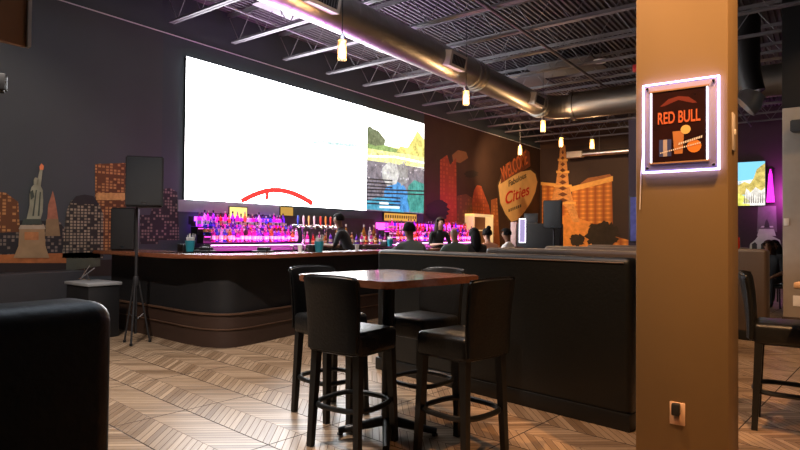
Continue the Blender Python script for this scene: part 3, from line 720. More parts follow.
for px, py, lab in ((205, 252, 'black bar mat tray with clutter right of the left straw bucket'), (263, 252.3, 'black bar tray standing alone in the middle of the bar top')):
    p = on_z(px, py, 1.10); t = thing('bar_tray', lab, 'tray', (p.x, p.y, 1.10), .2)
    obj('tray_base', box(B(), (0, 0, .012), (.24, .18, .024), .006), M['plastic'], t)
    obj('tray_divider', box(B(), (0, .02, .045), (.16, .10, .045), .006), M['plastic'], t)
    obj('tray_handle', tube(B(), [(-.09, 0, .02), (-.08, 0, .09), (.08, 0, .09), (.09, 0, .02)], .006, 6), M['chrome'], t)
gl = [(292, 252.5), (300, 252.5), (306, 252.5), (357, 251), (364, 251)]
for i, (px, py) in enumerate(gl):
    p = on_z(px, py, 1.10); t = thing('drinking_glass', 'small pale drinking glass on the bar %s' % ('left of the middle straw bucket' if i < 3 else 'in front of the bartender'), 'glass', (p.x, p.y, 1.1), 0, 'glasses left of the straw bucket' if i < 3 else 'glasses before the bartender')
    obj('glass_wall', lathe(B(), [(.025, 0), (.033, .10), (.030, .10), (.023, .006)], 12), M['white'] if i % 2 else M['glass'], t)
    obj('napkin', box(B(), (0, 0, .001), (.10, .10, .002)), mat('white_paper', (.8, .78, .76), .8), t)

# ================================================================ SPEAKERS
def speaker_body(t, w, d, h, z0=0):
    poly = [(-w/2, -d/2), (w/2, -d/2), (w*.36, d/2), (-w*.36, d/2)]
    bm = prism(B(), poly, z0, z0+h); bmesh.ops.bevel(bm, geom=list(bm.edges), offset=.014, segments=2, affect='EDGES')
    obj('speaker_cabinet', bm, M['plastic'], t)
    obj('front_grille', box(B(), (0, -d/2-.004, z0+h/2), (w*.9, .014, h*.93), .006), M['grille'], t)
    obj('badge', box(B(), (0, -d/2-.013, z0+.05), (.05, .004, .02)), M['chrome'], t)
def speaker_on_stand(x, y, z, w, d, h, rz, lab, slab_, legr=.42, dx=0, dy=0):
    s = thing('loudspeaker', lab, 'speaker', (x+dx, y+dy, z), rz); speaker_body(s, w, d, h)
    t = thing('speaker_stand', slab_, 'speaker stand', (x, y, 0), rz)
    obj('pole', tube(B(), [(0, 0, .12), (0, 0, z)], .018, 10), M['plastic'], t)
    obj('collar', lathe(B(), [(.03, .70), (.035, .72), (.035, .80), (.03, .82)], 12), M['plastic'], t)
    for a in (0.4, 2.5, 4.6):
        c, q = math.cos(a), math.sin(a)
        lg = obj('leg', tube(B(), [(.03*c, .03*q, .76), (legr*c, legr*q, .015)], .011, 8), M['plastic'], t)
        obj('rubber_foot', lathe(B(), [(.016, 0), (.018, .03)], 8, (legr*c, legr*q, 0)), M['black'], lg)
        obj('brace', tube(B(), [(.018*c, .018*q, .3), (legr*.55*c, legr*.55*q, .36)], .007, 6), M['plastic'], t)
speaker_on_stand(-6.80, 3.80, 1.66, .43, .34, .61, math.radians(52), 'large black loudspeaker raised on a stand left of the video wall', 'black tripod stand carrying the large loudspeaker by the bar end', .17, .09, .065)
p = on_y(125, 250, 4.3)
t = thing('loudspeaker', 'black loudspeaker standing on the left end of the bar top', 'speaker', (p.x, 4.32, 1.1), math.radians(40)); speaker_body(t, .34, .28, .60)
p = on_z(554, 230, 1.53); d = ray(554, 230)
pp = EYE+d*13.2
pp = EYE+d*12.3
speaker_on_stand(pp.x, pp.y, 1.50, .40, .36, .60, math.radians(12), 'black loudspeaker on a stand in front of the lattice tower picture', 'black tripod stand behind the booths carrying the far loudspeaker', .4)
p = on_x(0, 92, -4.6)
t = thing('wall_speaker', 'small black speaker hanging at the left edge of the picture', 'speaker', (-4.6, on_x(-2, 92, -4.6).y, p.z), math.radians(60)); speaker_body(t, .12, .12, .12)
for c_ in t.children: c_.data.materials[0] = M['black']
obj('drop_pole', tube(B(), [(0, 0, .10), (0, 0, 5.40-p.z)], .008, 8), M['plastic'], t)

# dj booth
a = EYE+ray(521, 247)*13.6
t = thing('dj_booth', 'black booth on the far side with a glowing white framed front panel', 'booth', (a.x+.35, a.y+.3, 0), math.radians(14))
obj('booth_cabinet', box(B(), (.0, 0, .82), (.98, .6, 1.64), .02), M['black'], t)
pf = obj('lit_panel', box(B(), (-.36, -.305, 1.47), (.15, .02, .56), .004), em('booth_panel_lilac', (.42, .34, .62), .6), t)
bm = B()
for (x, z, w, h) in ((-.36, 1.745, .15, .012), (-.36, 1.195, .15, .012), (-.43, 1.47, .012, .56), (-.29, 1.47, .012, .56)): box(bm, (x, -.318, z), (w, .01, h))
obj('light_border', bm, em('booth_border_white', (.95, .85, 1.), 3.), pf)
obj('pink_lit_side', box(B(), (-.58, -.2, 1.3), (.14, .14, .75), .02), mat('pink_lit_colour', (.75, .5, .46), .5), t)  # pink light on the booth's side put into its colour
lt = thing('laptop', 'open black laptop on top of the far booth', 'laptop', (a.x+.1, a.y+.25, 1.64), math.radians(10))
obj('laptop_base', box(B(), (0, 0, .01), (.34, .24, .02), .004), M['plastic'], lt)
obj('laptop_screen', box(B(), (0, .13, .13), (.34, .012, .24), .004, Matrix.Rotation(-.2, 3, 'X')), M['plastic'], lt)
t = thing('lit_cabinet', 'cream lit cabinet frame against the brown city print', 'cabinet', (XW+.02, on_x(483, 240, XW+.3).y, 0))
y = 0; w = (on_x(493, 240, XW+.3).y-on_x(473, 240, XW+.3).y)
z1 = on_x(473, 213.5, XW+.3).z
cm = mat('cream_lit_frame', (.75, .6, .3), .5, emit=(1., .68, .28), es=.32)
obj('cabinet_back', box(B(), (.03, 0, z1/2), (.04, w-.05, z1-.02)), mat('brown_cabinet_back', (.2, .08, .03), .6), t)
for s in (-1, 1): obj('side_panel', box(B(), (.15, s*(w/2-.04), z1/2), (.3, .08, z1), .005), cm, t)
obj('top_panel', box(B(), (.15, 0, z1-.04), (.3, w, .08), .005), cm, t)
for q in (.5, .75): obj('shelf', box(B(), (.15, 0, z1*q), (.28, w-.1, .03)), cm, t)

# ================================================================ BOOTHS
def booth_back(name, p0, p1, th, h, lab, m=None, cap=True, base=True):
    p0 = Vector((p0[0], p0[1], 0)); p1 = Vector((p1[0], p1[1], 0)); d = p1-p0; L = d.length; a = math.atan2(d.y, d.x)
    t = thing(name, lab, 'booth', (p0+p1)/2, a)
    obj('padded_back', box(B(), (0, 0, (h+.10)/2), (L, th, h-.10), .045, None, 5), m or M['booth'], t)
    if base: obj('base_board', box(B(), (0, 0, .06), (L, th+.02, .12), .006), M['legwood'], t)
    return t, L
t, L = booth_back('booth_partition', (-1.085, 4.256), (-3.66, 4.66+.01), .16, 1.2, 'long black padded booth back behind the high table, reaching to the sign pillar')
obj('lit_top_edge', tube(B(), [(-L/2+.05, .083, 1.165), (L/2-.05, .083, 1.165)], .006, 6), M['booth_lit_edge'], t)  # thin brown line; its colour stands for warm light on the top edge
t, L = booth_back('booth_partition', (-1.26-.09, .665), (-1.26-.09, -1.8), .18, 1.2, 'near black booth back cropped by the lower left corner')
bt = mat('brown_vinyl', (.07, .05, .038), .42, bump=.2, nscale=40)
for i, (yl, lab) in enumerate(((6.6, 'booth back in the second row behind the long partition'), (8.45, 'booth back in the third row behind the long partition'), (10.35, 'booth back in the farthest row before the hotel picture'))):
    t, L = booth_back('booth_partition', (-.95, yl-.38), (-3.4, yl), .34, 1.2, lab, bt)
    obj('bench_seat', box(B(), (0, .40, .42), (2.3, .46, .14), .03), bt, t); obj('bench_plinth', box(B(), (0, .38, .175), (2.26, .40, .35)), M['black'], t)
t, L = booth_back('booth_partition', (-1.1, 9.0), (-.62, 8.93), .2, 1.2, 'short booth back right of the sign pillar with a red candle on it', bt)
p = on_z(740.5, 248, 1.2)
t = thing('candle_holder', 'red glass candle holder on the short booth back', 'candle', (-.985, 8.985, 1.2))
obj('glass_cup', lathe(B(), [(.03, 0), (.04, .03), (.038, .15), (.034, .15), (.034, .01)], 14), mat('red_candle_glass', (.6, .03, .02), .2, trans=.4), t)
obj('wax', lathe(B(), [(.03, .012), (.03, .07)], 12), M['white'], t)

# ================================================================ HIGH TABLE AND STOOLS
TC = Vector((-2.395, 3.125, 0)); TR = math.radians(-9)
t = thing('high_table', 'square high top table with glossy dark wood top among four stools', 'table', TC, TR)
poly = []; s = .445; r = .05
for (cx, cy, a0) in ((s-r, s-r, 0), (-s+r, s-r, 90), (-s+r, -s+r, 180), (s-r, -s+r, 270)):
    for q in range(6): a = math.radians(a0+18*q); poly.append((cx+r*math.cos(a), cy+r*math.sin(a)))
bm = prism(B(), poly, 1.035, 1.08); bmesh.ops.bevel(bm, geom=[e for e in bm.edges if abs(e.verts[0].co.z-e.verts[1].co.z) < 1e-6], offset=.006, segments=2, affect='EDGES')
obj('table_top', bm, M['tabletop'], t)
obj('mounting_plate', box(B(), (0, 0, 1.022), (.36, .36, .025), .005), M['legwood'], t)
obj('pedestal', tube(B(), [(0, 0, .08), (0, 0, 1.02)], .042, 16), M['legwood'], t)
for q in range(4):
    a = PI/4+q*PI/2; c, k_ = math.cos(a), math.sin(a)
    ft = obj('foot', tube(B(), [(.02*c, .02*k_, .10), (.12*c, .12*k_, .075), (.26*c, .26*k_, .042), (.33*c, .33*k_, .028)], [.035, .032, .024, .022], 10), M['legwood'], t)
    obj('glide', lathe(B(), [(.02, 0), (.02, .012)], 10, (.32*c, .32*k_, 0)), M['black'], ft)

def make_stool():
    t = thing('bar_stool', 'x', 'stool')
    H = .40
    bm = B(); nx = 10
    # seat: puffed cushion on a deep apron
    box(bm, (0, .0, .675), (.41, .41, .15), .035, None, 4)
    for v in bm.verts:
        if v.co.z > .73: v.co.z += .018*(1-(v.co.x/.205)**2)*(1-(v.co.y/.205)**2)
    obj('seat', bm, M['leather'], t)
    bm = B(); box(bm, (0, 0, .63), (.36, .36, .06)); obj('seat_frame', bm, M['legwood'], t)
    # curved back
    bm = B(); nu, nv = 12, 12; th = .045; F_ = []; K_ = []
    def P(u, v, k):
        z = .62+v*.485; w = .205+.018*v
        x = u*w; y = -.205-.055*v*v - .012*v + .055*abs(u)**2.2*(.3+.7*v) - k
        e = .012*(max(0, abs(u)-.85)/.15)**2+ .008*(max(0, v-.9)/.1)**2
        zz = z - .018*max(0, v-.8)/.2*abs(u)**3
        return Vector((x, y + (e if k > 0 else -e), zz))
    F_ = [[bm.verts.new(P(-1+2*i/nu, j/nv, 0)) for i in range(nu+1)] for j in range(nv+1)]
    K_ = [[bm.verts.new(P(-1+2*i/nu, j/nv, th)) for i in range(nu+1)] for j in range(nv+1)]
    for j in range(nv):
        for i in range(nu):
            bm.faces.new((F_[j][i], F_[j][i+1], F_[j+1][i+1], F_[j+1][i])); bm.faces.new((K_[j][i], K_[j+1][i], K_[j+1][i+1], K_[j][i+1]))
    for j in range(nv):
        bm.faces.new((F_[j][0], F_[j+1][0], K_[j+1][0], K_[j][0])); bm.faces.new((F_[j][nu], K_[j][nu], K_[j+1][nu], F_[j+1][nu]))
    for i in range(nu):
        bm.faces.new((F_[0][i], K_[0][i], K_[0][i+1], F_[0][i+1])); bm.faces.new((F_[nv][i], F_[nv][i+1], K_[nv][i+1], K_[nv][i]))
    bmesh.ops.recalc_face_normals(bm, faces=bm.faces)
    rim = [e for e in bm.edges if len(e.link_faces) == 2 and e.calc_face_angle(0) > .9]
    bmesh.ops.bevel(bm, geom=rim, offset=.015, segments=3, affect='EDGES')
    obj('backrest', bm, M['leather'], t)
    for sx in (-1, 1):
        for sy in (-1, 1):
            bm = B(); x0, y0 = sx*.168, sy*.168; x1, y1 = sx*.19, sy*.195
            a = [bm.verts.new((x0+q[0]*.025, y0+q[1]*.025, .64)) for q in ((-1, -1), (1, -1), (1, 1), (-1, 1))]
            b = [bm.verts.new((x1+q[0]*.019, y1+q[1]*.019, .0)) for q in ((-1, -1), (1, -1), (1, 1), (-1, 1))]
            for i in range(4): bm.faces.new((a[i], a[(i+1) % 4], b[(i+1) % 4], b[i]))
            bm.faces.new(a); bm.faces.new(b[::-1])
            obj('leg', bm, M['legwood'], t)
    rp = []
    for i in range(32):
        a = 2*PI*i/32; c, q = math.cos(a), math.sin(a); n = 3.2
        r = .205/((abs(c)**n+abs(q)**n)**(1/n)); rp.append((r*c, r*q, .27))
    bm = tube(B(), rp, .018, 8, closed=True); obj('foot_ring', bm, M['legwood'], t)
    return t
ST = make_stool()
def stool(x, y, rz, lab, group=None, first=[True]):
    o = ST if first[0] else copy_tree(ST); first[0] = False
    o.location = (x, y, 0); o.rotation_euler.z = math.radians(rz); o['label'] = lab
    if group: o['group'] = group
    elif 'group' in o: del o['group']
    return o
g = 'stools at the high table'
stool(-2.475, 2.865, 2, 'black leather bar stool with its back to the camera, nearest left of the table', g)
stool(-3.05, 3.26, -98, 'black leather bar stool on the far left side of the table', g)
stool(-2.46, 3.62, 172, 'black leather bar stool on the far side of the table beside the booth back', g)
stool(-1.85, 3.17, 80, 'black leather bar stool at the right end of the table', g)
stool(-.23, 4.98, -88, 'black leather bar stool right of the sign pillar at the cropped table', 'stools at the right table')
# table on the right
t = thing('high_table', 'high table with pale wood top cropped by the right edge', 'table', (.36, 4.72, 0), math.radians(-8))
obj('table_top', box(B(), (0, 0, 1.055), (.95, .9, .04), .01), M['tabtan'], t)
obj('pedestal', tube(B(), [(0, 0, .03), (0, 0, 1.035)], .04, 14), M['legwood'], t)
obj('base_plate', lathe(B(), [(.28, 0), (.28, .015), (.05, .035)], 24), M['legwood'], t)
t = thing('table_caddy', 'black condiment caddy on the pale wood table at the right edge', 'caddy', (.02, 4.75, 1.075), .1)
obj('caddy_box', box(B(), (0, 0, .04), (.2, .14, .08), .008), M['plastic'], t)
obj('menu_card', box(B(), (0, .02, .10), (.16, .01, .12), 0, Matrix.Rotation(.15, 3, 'X')), M['plastic'], t)

# ================================================================ LEFT CLUTTER
t = thing('equipment_case', 'black equipment case with grey lid beside the bar end', 'case', (-7.74, 3.74, 0))
obj('case_body', box(B(), (0, 0, .335), (.60, .40, .67), .01), M['black'], t)
obj('case_lid', box(B(), (0, 0, .69), (.64, .44, .04), .008), mat('grey_laminate', (.26, .27, .28), .4), t)
t = thing('instrument_stand', 'small folded chrome stand lying on the ledge by the bar end', 'stand', (-8.2, 3.4, .75))
t.location = (-7.9, 3.70, .71)
for i, (a, b) in enumerate((((-.12, 0, .02), (.16, .05, .17)), ((-.10, .05, .15), (.14, 0, .02)), ((0, -.05, .02), (.02, .06, .2)), ((-.15, 0, .02), (.18, 0, .02)))):
    obj('strut', tube(B(), [a, b], .007, 6), M['chrome'], t)

# ================================================================ SIGN ON THE PILLAR
sx0, sx1 = -.81, -.445; sz0, sz1 = 1.70, 2.175; yy = PY
sg = thing('poster_sign', 'edge lit acrylic sign with dark drink poster on the tan pillar', 'sign', ((sx0+sx1)/2, yy, sz0)); so = Vector(((sx0+sx1)/2, yy, sz0))
def sp(name, bm, m, par=sg, smooth=True):
    o = obj(name, bm, m, par, smooth); o.data.transform(Matrix.Translation(-so)); return o
cx, cz, W_, H_ = (sx0+sx1)/2, (sz0+sz1)/2, sx1-sx0, sz1-sz0
acr = mat('frosted_acrylic', (.36, .33, .55), .25, var=.02)
pnl = sp('acrylic_panel', box(B(), (cx, yy-.018, cz), (W_-.006, .012, H_-.006), .002), acr)
led = em('lavender_edge_light', (.50, .42, 1.), 6.)
bm = B(); e = .008
for (x, z, w, h) in ((cx, sz1, W_+e, e), (cx, sz0, W_+e, e), (sx0, cz, e, H_), (sx1, cz, e, H_)): box(bm, (x, yy-.018, z), (w, .016, h))
sp('edge_light', bm, led, pnl)
px0, px1, pz0, pz1 = cx-.135, cx+.125, sz0+.05, sz1-.045
for x in (px0-.006, px1+.006): sp('inner_light', box(B(), (x, yy-.028, cz), (.006, .008, pz1-pz0)), em('warm_white_inner_light', (1, .93, .9), 2.2), pnl)
for z in (pz1+.004, pz0-.004): sp('frame_bar', box(B(), ((px0+px1)/2, yy-.028, z), (px1-px0+.03, .008, .008)), mat('brown_inner_frame', (.42, .24, .13), .4), pnl)
k = Nodes('dark_poster_print', rough=.25); nz = k.noise(k.tc.outputs['Object'], 9, 3)
k.L.new(k.mix(nz, (.005, .004, .006), (.045, .012, .010)), k.b.inputs['Base Color'])
pc = (px0+px1)/2
pst = sp('poster', box(B(), (pc, yy-.027, (pz0+pz1)/2), (px1-px0, .004, pz1-pz0)), k.m, pnl)
def pshape(name, pts, m, lay=1, par=None):
    q = [Vector((pc+a, yy-.029-.0008*lay, pz0+b)) for a, b in pts]
    return sp(name, slab(B(), q, (0, 1, 0), .0006), m, par or pst, False)
org = mat('poster_orange', (.70, .16, .06), .4, var=.3, nscale=40)
o = text('poster_lettering', 'RED BULL', .088, org, pst, (pc-so.x, yy-.0305-so.y, pz0+.232-so.z), (1, 0, 0), (0, 0, 1), .0006, xs=.54, bold=.0016)
pshape('blue_can', [(-.095, .03), (-.035, .03), (-.035, .12), (-.095, .12)], mat('poster_blue', (.05, .07, .22), .4), 1)
pshape('silver_stripe', [(-.075, .03), (-.055, .03), (-.055, .12), (-.075, .12)], mat('poster_silver', (.5, .42, .42), .4), 2)
pshape('tall_glass', [(-.02, .04), (.02, .04), (.028, .16), (-.028, .16)], mat('poster_amber', (.55, .22, .07), .4), 1)
circ = lambda x, z, r: [(x+r*math.cos(i*PI/8), z+r*math.sin(i*PI/8)) for i in range(16)]
pshape('citrus_slice', circ(.035, .165, .024), mat('poster_yellow', (.85, .55, .18), .4), 2)
pshape('orange_slice', circ(.075, .075, .034), mat('poster_bright_orange', (.8, .25, .04), .4), 1)
pshape('dark_arch', [(-.09, .30), (-.05, .335), (0, .345), (.05, .335), (.09, .30), (.07, .30), (0, .325), (-.07, .30)], mat('poster_deep_red', (.18, .03, .02), .4), 1)
wp = mat('poster_white', (.85, .8, .78), .4)
for i in range(11): pshape('small_letter_stroke', [(.0+i*.0105, .085+i*.0028), (.007+i*.0105, .087+i*.0028), (.009+i*.0105, .099+i*.0028), (.002+i*.0105, .097+i*.0028)], wp, 3)
for i in range(19): pshape('small_letter_stroke', [(-.09+i*.0105, .045+i*.0022), (-.084+i*.0105, .0465+i*.0022), (-.083+i*.0105, .054+i*.0022), (-.089+i*.0105, .0525+i*.0022)], wp, 3)
for x in (sx0+.022, sx1-.022):
    for z in (sz0+.022, sz1-.022):
        sp('standoff_bolt', tube(B(), [(x, yy, z), (x, yy-.032, z)], .007, 12), M['chrome'])
sp('power_cord', tube(B(), [(sx0-.004, yy-.008, sz0+.14), (sx0-.016, yy-.008, sz0-.0), (sx0-.022, yy-.006, sz0-.2)], .0025, 6), M['white'])
# thermostat like white plate on the pillar side
t = thing('wall_plate', 'small pale switch plate on the right side of the sign pillar', 'switch plate', (-.405, PY+.17, 1.91))
obj('plate', box(B(), (.004, 0, 0), (.008, .08, .20), .002), M['ductframe'], t)
obj('toggle', box(B(), (.011, 0, 0), (.01, .015, .03), .002), M['white'], t)
# outlet with charger
a = on_y(677.5, 413.5, PY)
t = thing('power_outlet', 'pale wall outlet plate low on the tan pillar', 'outlet', (a.x, PY, a.z))
obj('outlet_plate', box(B(), (0, -.003, 0), (.075, .006, .118), .002), mat('almond_plate', (.75, .5, .34), .4), t)
obj('outlet_socket', box(B(), (0, -.0075, -.025), (.034, .004, .03), .002), mat('almond_socket', (.6, .38, .25), .4), t)
t2 = thing('charger', 'black plug in charger in the upper socket of the pillar outlet', 'charger', (a.x, PY, a.z))
obj('charger_body', box(B(), (-.003, -.026, .027), (.04, .038, .062), .006), M['plastic'], t2)

# ================================================================ RIGHT DISTANCE
a = on_y(728, 206, YF-.1); b = on_y(765, 161, YF-.1)
tv = thing('television', 'wall television showing a sunny park scene right of the sign pillar', 'television', ((a.x+b.x)/2, YF, a.z))
to = Vector(((a.x+b.x)/2, YF, a.z)); W_ = b.x-a.x; H_ = b.z-a.z
obj('tv_body', box(B(), (0, -.05, H_/2), (W_+.03, .08, H_+.03), .01), M['plastic'], tv)
scn = obj('tv_screen', box(B(), (0, -.095, H_/2), (W_, .006, H_)), em('tv_sky', (.25, .72, 1.), 1.1), tv)
def tvs(name, pts, m, lay=1):
    q = [Vector((-W_/2+u*W_, -.100-.002*lay, v*H_)) for u, v in pts]
    obj(name, slab(B(), q, (0, 1, 0), .001), m, scn, smooth=False)
tvs('sky_haze', [(0, .35), (1, .35), (1, .62), (0, .55)], em('tv_haze', (.75, .9, .95), 1.2))
tvs('yellow_trees', [(0, .25), (0, .5), (.12, .55), (.3, .48), (.45, .55), (.6, .5), (.7, .62), (.78, .82), (.9, .9), (1, .95), (1, .25)], em('tv_trees', (.85, .65, .12), .9), 2)
tvs('pale_crowd', [(.4, .05), (.5, .4), (.62, .3), (.75, .42), (.9, .33), (1, .4), (1, .0), (.4, .0)], em('tv_crowd', (.95, .85, .75), 1.2), 3)
tvs('yellow_lawn', [(0, .0), (0, .25), (.3, .28), (.45, .22), (.6, .1), (.6, .0)], em('tv_lawn', (1, .9, .1), 1.1), 3)
for i in range(9): tvs('figure', [(.44+i*.06, .05), (.46+i*.06, .3), (.475+i*.06, .05)], em('tv_figure', (.45, .35, .35), .5), 4)
# magenta light on the wall beside the tv, imitated by glowing tubes
a = on_y(766.5, 204, YF-.05); b = on_y(774.5, 168, YF-.05)
t = thing('magenta_glow_panel', 'magenta glow on the wall just right of the television, made of tubes', 'wall glow', ((a.x+b.x)/2, YF, a.z))
w = b.x-a.x; h = b.z-a.z
obj('panel_back', box(B(), (0, -.02, h/2), (w, .04, h), .005), M['black'], t)
for i in range(5):
    f = (i-2)/2
    obj('glow_tube', tube(B(), [(f*w*.42, -.06, .05), (f*w*.12, -.06, h*(.97-.12*abs(f)))], .02, 8), em('magenta_wall_glow', (1., .02, .75), 1.3), t)
# white line drawing of a monument
a = on_y(762, 250, YF-.02)
t = mural('monument_mural', 'pale greenish monument drawing below the television', (a.x, YF, a.z)); pm_ = mat('print_pale_mint', (.62, .72, .62), .7, nscale=5, var=.3); pd = mat('print_dark_window', (.05, .06, .05), .7); pg = mat('print_grey_stone', (.16, .17, .16), .7, nscale=4, var=.4)
def mm(name, pts, m, lay=1):
    q = [on_y(x, y, YF-.003) for x, y in pts]; q = [Vector((v.x-a.x, -.004*lay, v.z-a.z)) for v in q]
    obj(name, slab(B(), q, (0, 1, 0), .003), m, t, smooth=False)
mm('grey_shaft', [(758, 206), (776, 206), (777, 232), (757, 232)], pg, 1)
mm('base_block', [(749, 252), (750, 244), (755, 240), (758, 236), (772, 236), (780, 240), (782, 252)], pm_, 2)
mm('gable', [(757, 236), (759, 229), (762, 226), (773, 226), (776, 236)], pm_, 3)
mm('statue_figure', [(764, 228), (765.5, 221), (767, 219), (768.5, 222), (770, 228)], pd, 4)
mm('cornice', [(759, 227.5), (775, 227.5), (775, 229), (759, 229)], pg, 4)
for i in range(3): mm('arched_window', [(752+i*9, 250), (752+i*9, 244), (755+i*9, 242), (757+i*9, 244), (757+i*9, 250)], pd, 4)
# dark wall device on the far pillar
a = on_y(796, 128, FP.y)
t = thing('wall_speaker', 'small black speaker high on the pale far pillar', 'speaker', (a.x+.12, FP.y-.09, a.z-.08)); speaker_body(t, .38, .17, .18)
t = thing('wall_notice', 'white card low on the pale far pillar under the cropped table', 'card', tuple(on_y(797, 301, FP.y-.01)))
obj('card', box(B(), (0, 0, 0), (.10, .008, .16), .001), mat('white_paper', (.8, .78, .76), .8), t)
t = thing('wall_switch', 'small white switch at the left edge of the far pillar', 'switch', tuple(on_y(784, 222, FP.y-.006)))
obj('switch_plate', box(B(), (.03, 0, 0), (.07, .01, .11), .001), M['white'], t)
# framed picture on the wing wall
a = on_y(629.6, 242, 11.29); b = on_y(640, 196, 11.29)
t = thing('framed_picture', 'narrow blue and violet picture seen at the left edge of the sign pillar', 'picture', ((a.x+b.x)/2+.08, 11.285, a.z))
obj('picture_frame', box(B(), (0, 0, (b.z-a.z)/2), (b.x-a.x+.16, .03, b.z-a.z), .004), M['plastic'], t)
obj('picture_print', box(B(), (0, -.017, (b.z-a.z)/2), (b.x-a.x+.12, .004, b.z-a.z-.04)), mat('print_blue_violet', (.10, .10, .35), .5, nscale=7, var=.8), t)

# ================================================================ PEOPLE
def person(label, loc, rz, shirt, pants, skin, hairm, pose, hair='short', shoes=None, scale=1., earlab=None):
    """joints in metres, facing +y; one skinned surface"""
    J = pose; V = []; R = []; E = []; T = []
    def chain(names, tags, root=None):
        prev = root
        for (p, r), tg in zip(names, tags):
            V.append(Vector(p)); R.append(r); i = len(V)-1
            if prev is not None: E.append((prev, i)); T.append(tg)
            prev = i
        return prev
    pz = J['pelvis']; V.append(Vector(pz)); R.append((.15, .11)); root = 0
    bl = Vector(J['chest'])-Vector(pz)
    w = chain([(Vector(pz)+bl*.45, (.135, .10)), (Vector(pz)+bl*.95, (.165, .115))], ['s', 's'], root); chest = w
    nk = Vector(J['neck']); hd = Vector(J['head'])
    n = chain([(nk, (.058, .056)), (nk+(hd-nk)*.35, (.052, .052)), (hd-Vector((0, 0, .045)), (.072, .078)), (hd+Vector((0, 0, .03)), (.086, .10)), (hd+Vector((0, -.005, .095)), (.062, .072))], ['s', 'k', 'k', 'k', 'k'], chest)
    fw = Vector(J.get('face', (0, 1, 0))).normalized()
    V.append(hd+fw*.098+Vector((0, 0, -.002))); R.append((.012, .014)); E.append((n-1, len(V)-1)); T.append('k')
    for sd, k in ((-1, 'L'), (1, 'R')):
        sh_ = Vector(J['sh'+k]); el = Vector(J['el'+k]); wr = Vector(J['wr'+k])
        a = chain([(sh_, (.062, .062)), (sh_+(el-sh_)*.5, (.052, .052)), (el, (.042, .042)), (el+(wr-el)*.5, (.036, .036)), (wr, (.026, .024))], ['s', 's', 's', J.get('fore', 'k'), 'k'], chest)
        dr = (wr-el).normalized(); side = dr.cross(Vector((0, 0, 1))); side = side.normalized() if side.length > .1 else Vector((1, 0, 0))
        pm = wr+dr*.07; V.append(pm); R.append((.036, .018)); E.append((a, len(V)-1)); T.append('k'); pi = len(V)-1
        for f in range(4):
            o_ = side*(-.027+.018*f); ln = (.065, .075, .07, .055)[f]
            b = pm+dr*.028+o_; c = b+dr*ln*.5+Vector((0, 0, -.008)); e_ = b+dr*ln*.85+Vector((0, 0, -.03))
            chain([(b, (.010, .010)), (c, (.009, .009)), (e_, (.007, .007))], 'kkk', pi)
        chain([(wr+dr*.03-side*.035*sd, (.011, .011)), (wr+dr*.075-side*.055*sd, (.009, .009))], 'kk', a)
        hp = Vector(J['hip'+k]); kn = Vector(J['kn'+k]); an = Vector(J['an'+k])
        tf = Vector(J.get('toe'+k, an+Vector((0, .17, -.045))))
        chain([(hp, (.095, .095)), (hp+(kn-hp)*.5, (.082, .082)), (kn, (.058, .058)), (kn+(an-kn)*.4, (.056, .056)), (an, (.038, .038)), (an+(tf-an)*.3+Vector((0, 0, -.02)), (.042, .036)), (tf, (.036, .026))], ['p', 'p', 'p', 'p', 'p', 'o', 'o'], root)
    me = bpy.data.meshes.new('sk'); me.from_pydata([tuple(v) for v in V], E, []); o = bpy.data.objects.new('sk', me); COL.objects.link(o)
    md = o.modifiers.new('s', 'SKIN'); md.use_smooth_shade = True; md.branch_smoothing = .3
    o.modifiers.new('u', 'SUBSURF').levels = 1
    for i, v in enumerate(me.skin_vertices[0].data): v.radius = R[i] if isinstance(R[i], tuple) else (R[i], R[i]); v.use_root = (i == 0)
    bpy.context.view_layer.update()
    m2_ = bpy.data.meshes.new_from_object(o.evaluated_get(bpy.context.evaluated_depsgraph_get()))
    bpy.data.objects.remove(o)
    for mm_ in (skin, shirt, pants, M['legwood']): m2_.materials.append(mm_)
    ix = {'k': 0, 's': 1, 'p': 2, 'o': 3}
    for f in m2_.polygons:
        c = f.center; best = 9; tg = 's'
        for (a, b), tt in zip(E, T):
            A, Bv = V[a], V[b]; ab = Bv-A; t_ = max(0, min(1, (c-A).dot(ab)/max(ab.length_squared, 1e-9))); d_ = (c-(A+ab*t_)).length - R[b][0]*.8
            if d_ < best: best = d_; tg = tt
        f.material_index = ix[tg]; f.use_smooth = True
    p = thing('person', label, 'person', loc, rz); p.scale = (scale,)*3
    bo_ = bpy.data.objects.new('body', m2_); COL.objects.link(bo_); bo_.parent = p
    # hair
    bm = B(); bmesh.ops.create_uvsphere(bm, u_segments=18, v_segments=12, radius=1)
    bmesh.ops.transform(bm, matrix=Matrix.Diagonal((.098, .116, .112, 1)), verts=bm.verts)
    sd_ = fw.cross(Vector((0, 0, 1)))
    kill = [v for v in bm.verts if (v.co.y > .035 and v.co.z < .045) or (hair != 'long' and v.co.z < -.03) or v.co.z < -.07]
    if hair != 'bald': bmesh.ops.delete(bm, geom=kill, context='VERTS')
    rotm = Matrix((( -0+sd_.x, fw.x, 0), (sd_.y, fw.y, 0), (0, 0, 1))).to_4x4()
    bmesh.ops.transform(bm, matrix=Matrix.Translation(hd+Vector((0, 0, .03))) @ rotm, verts=bm.verts)
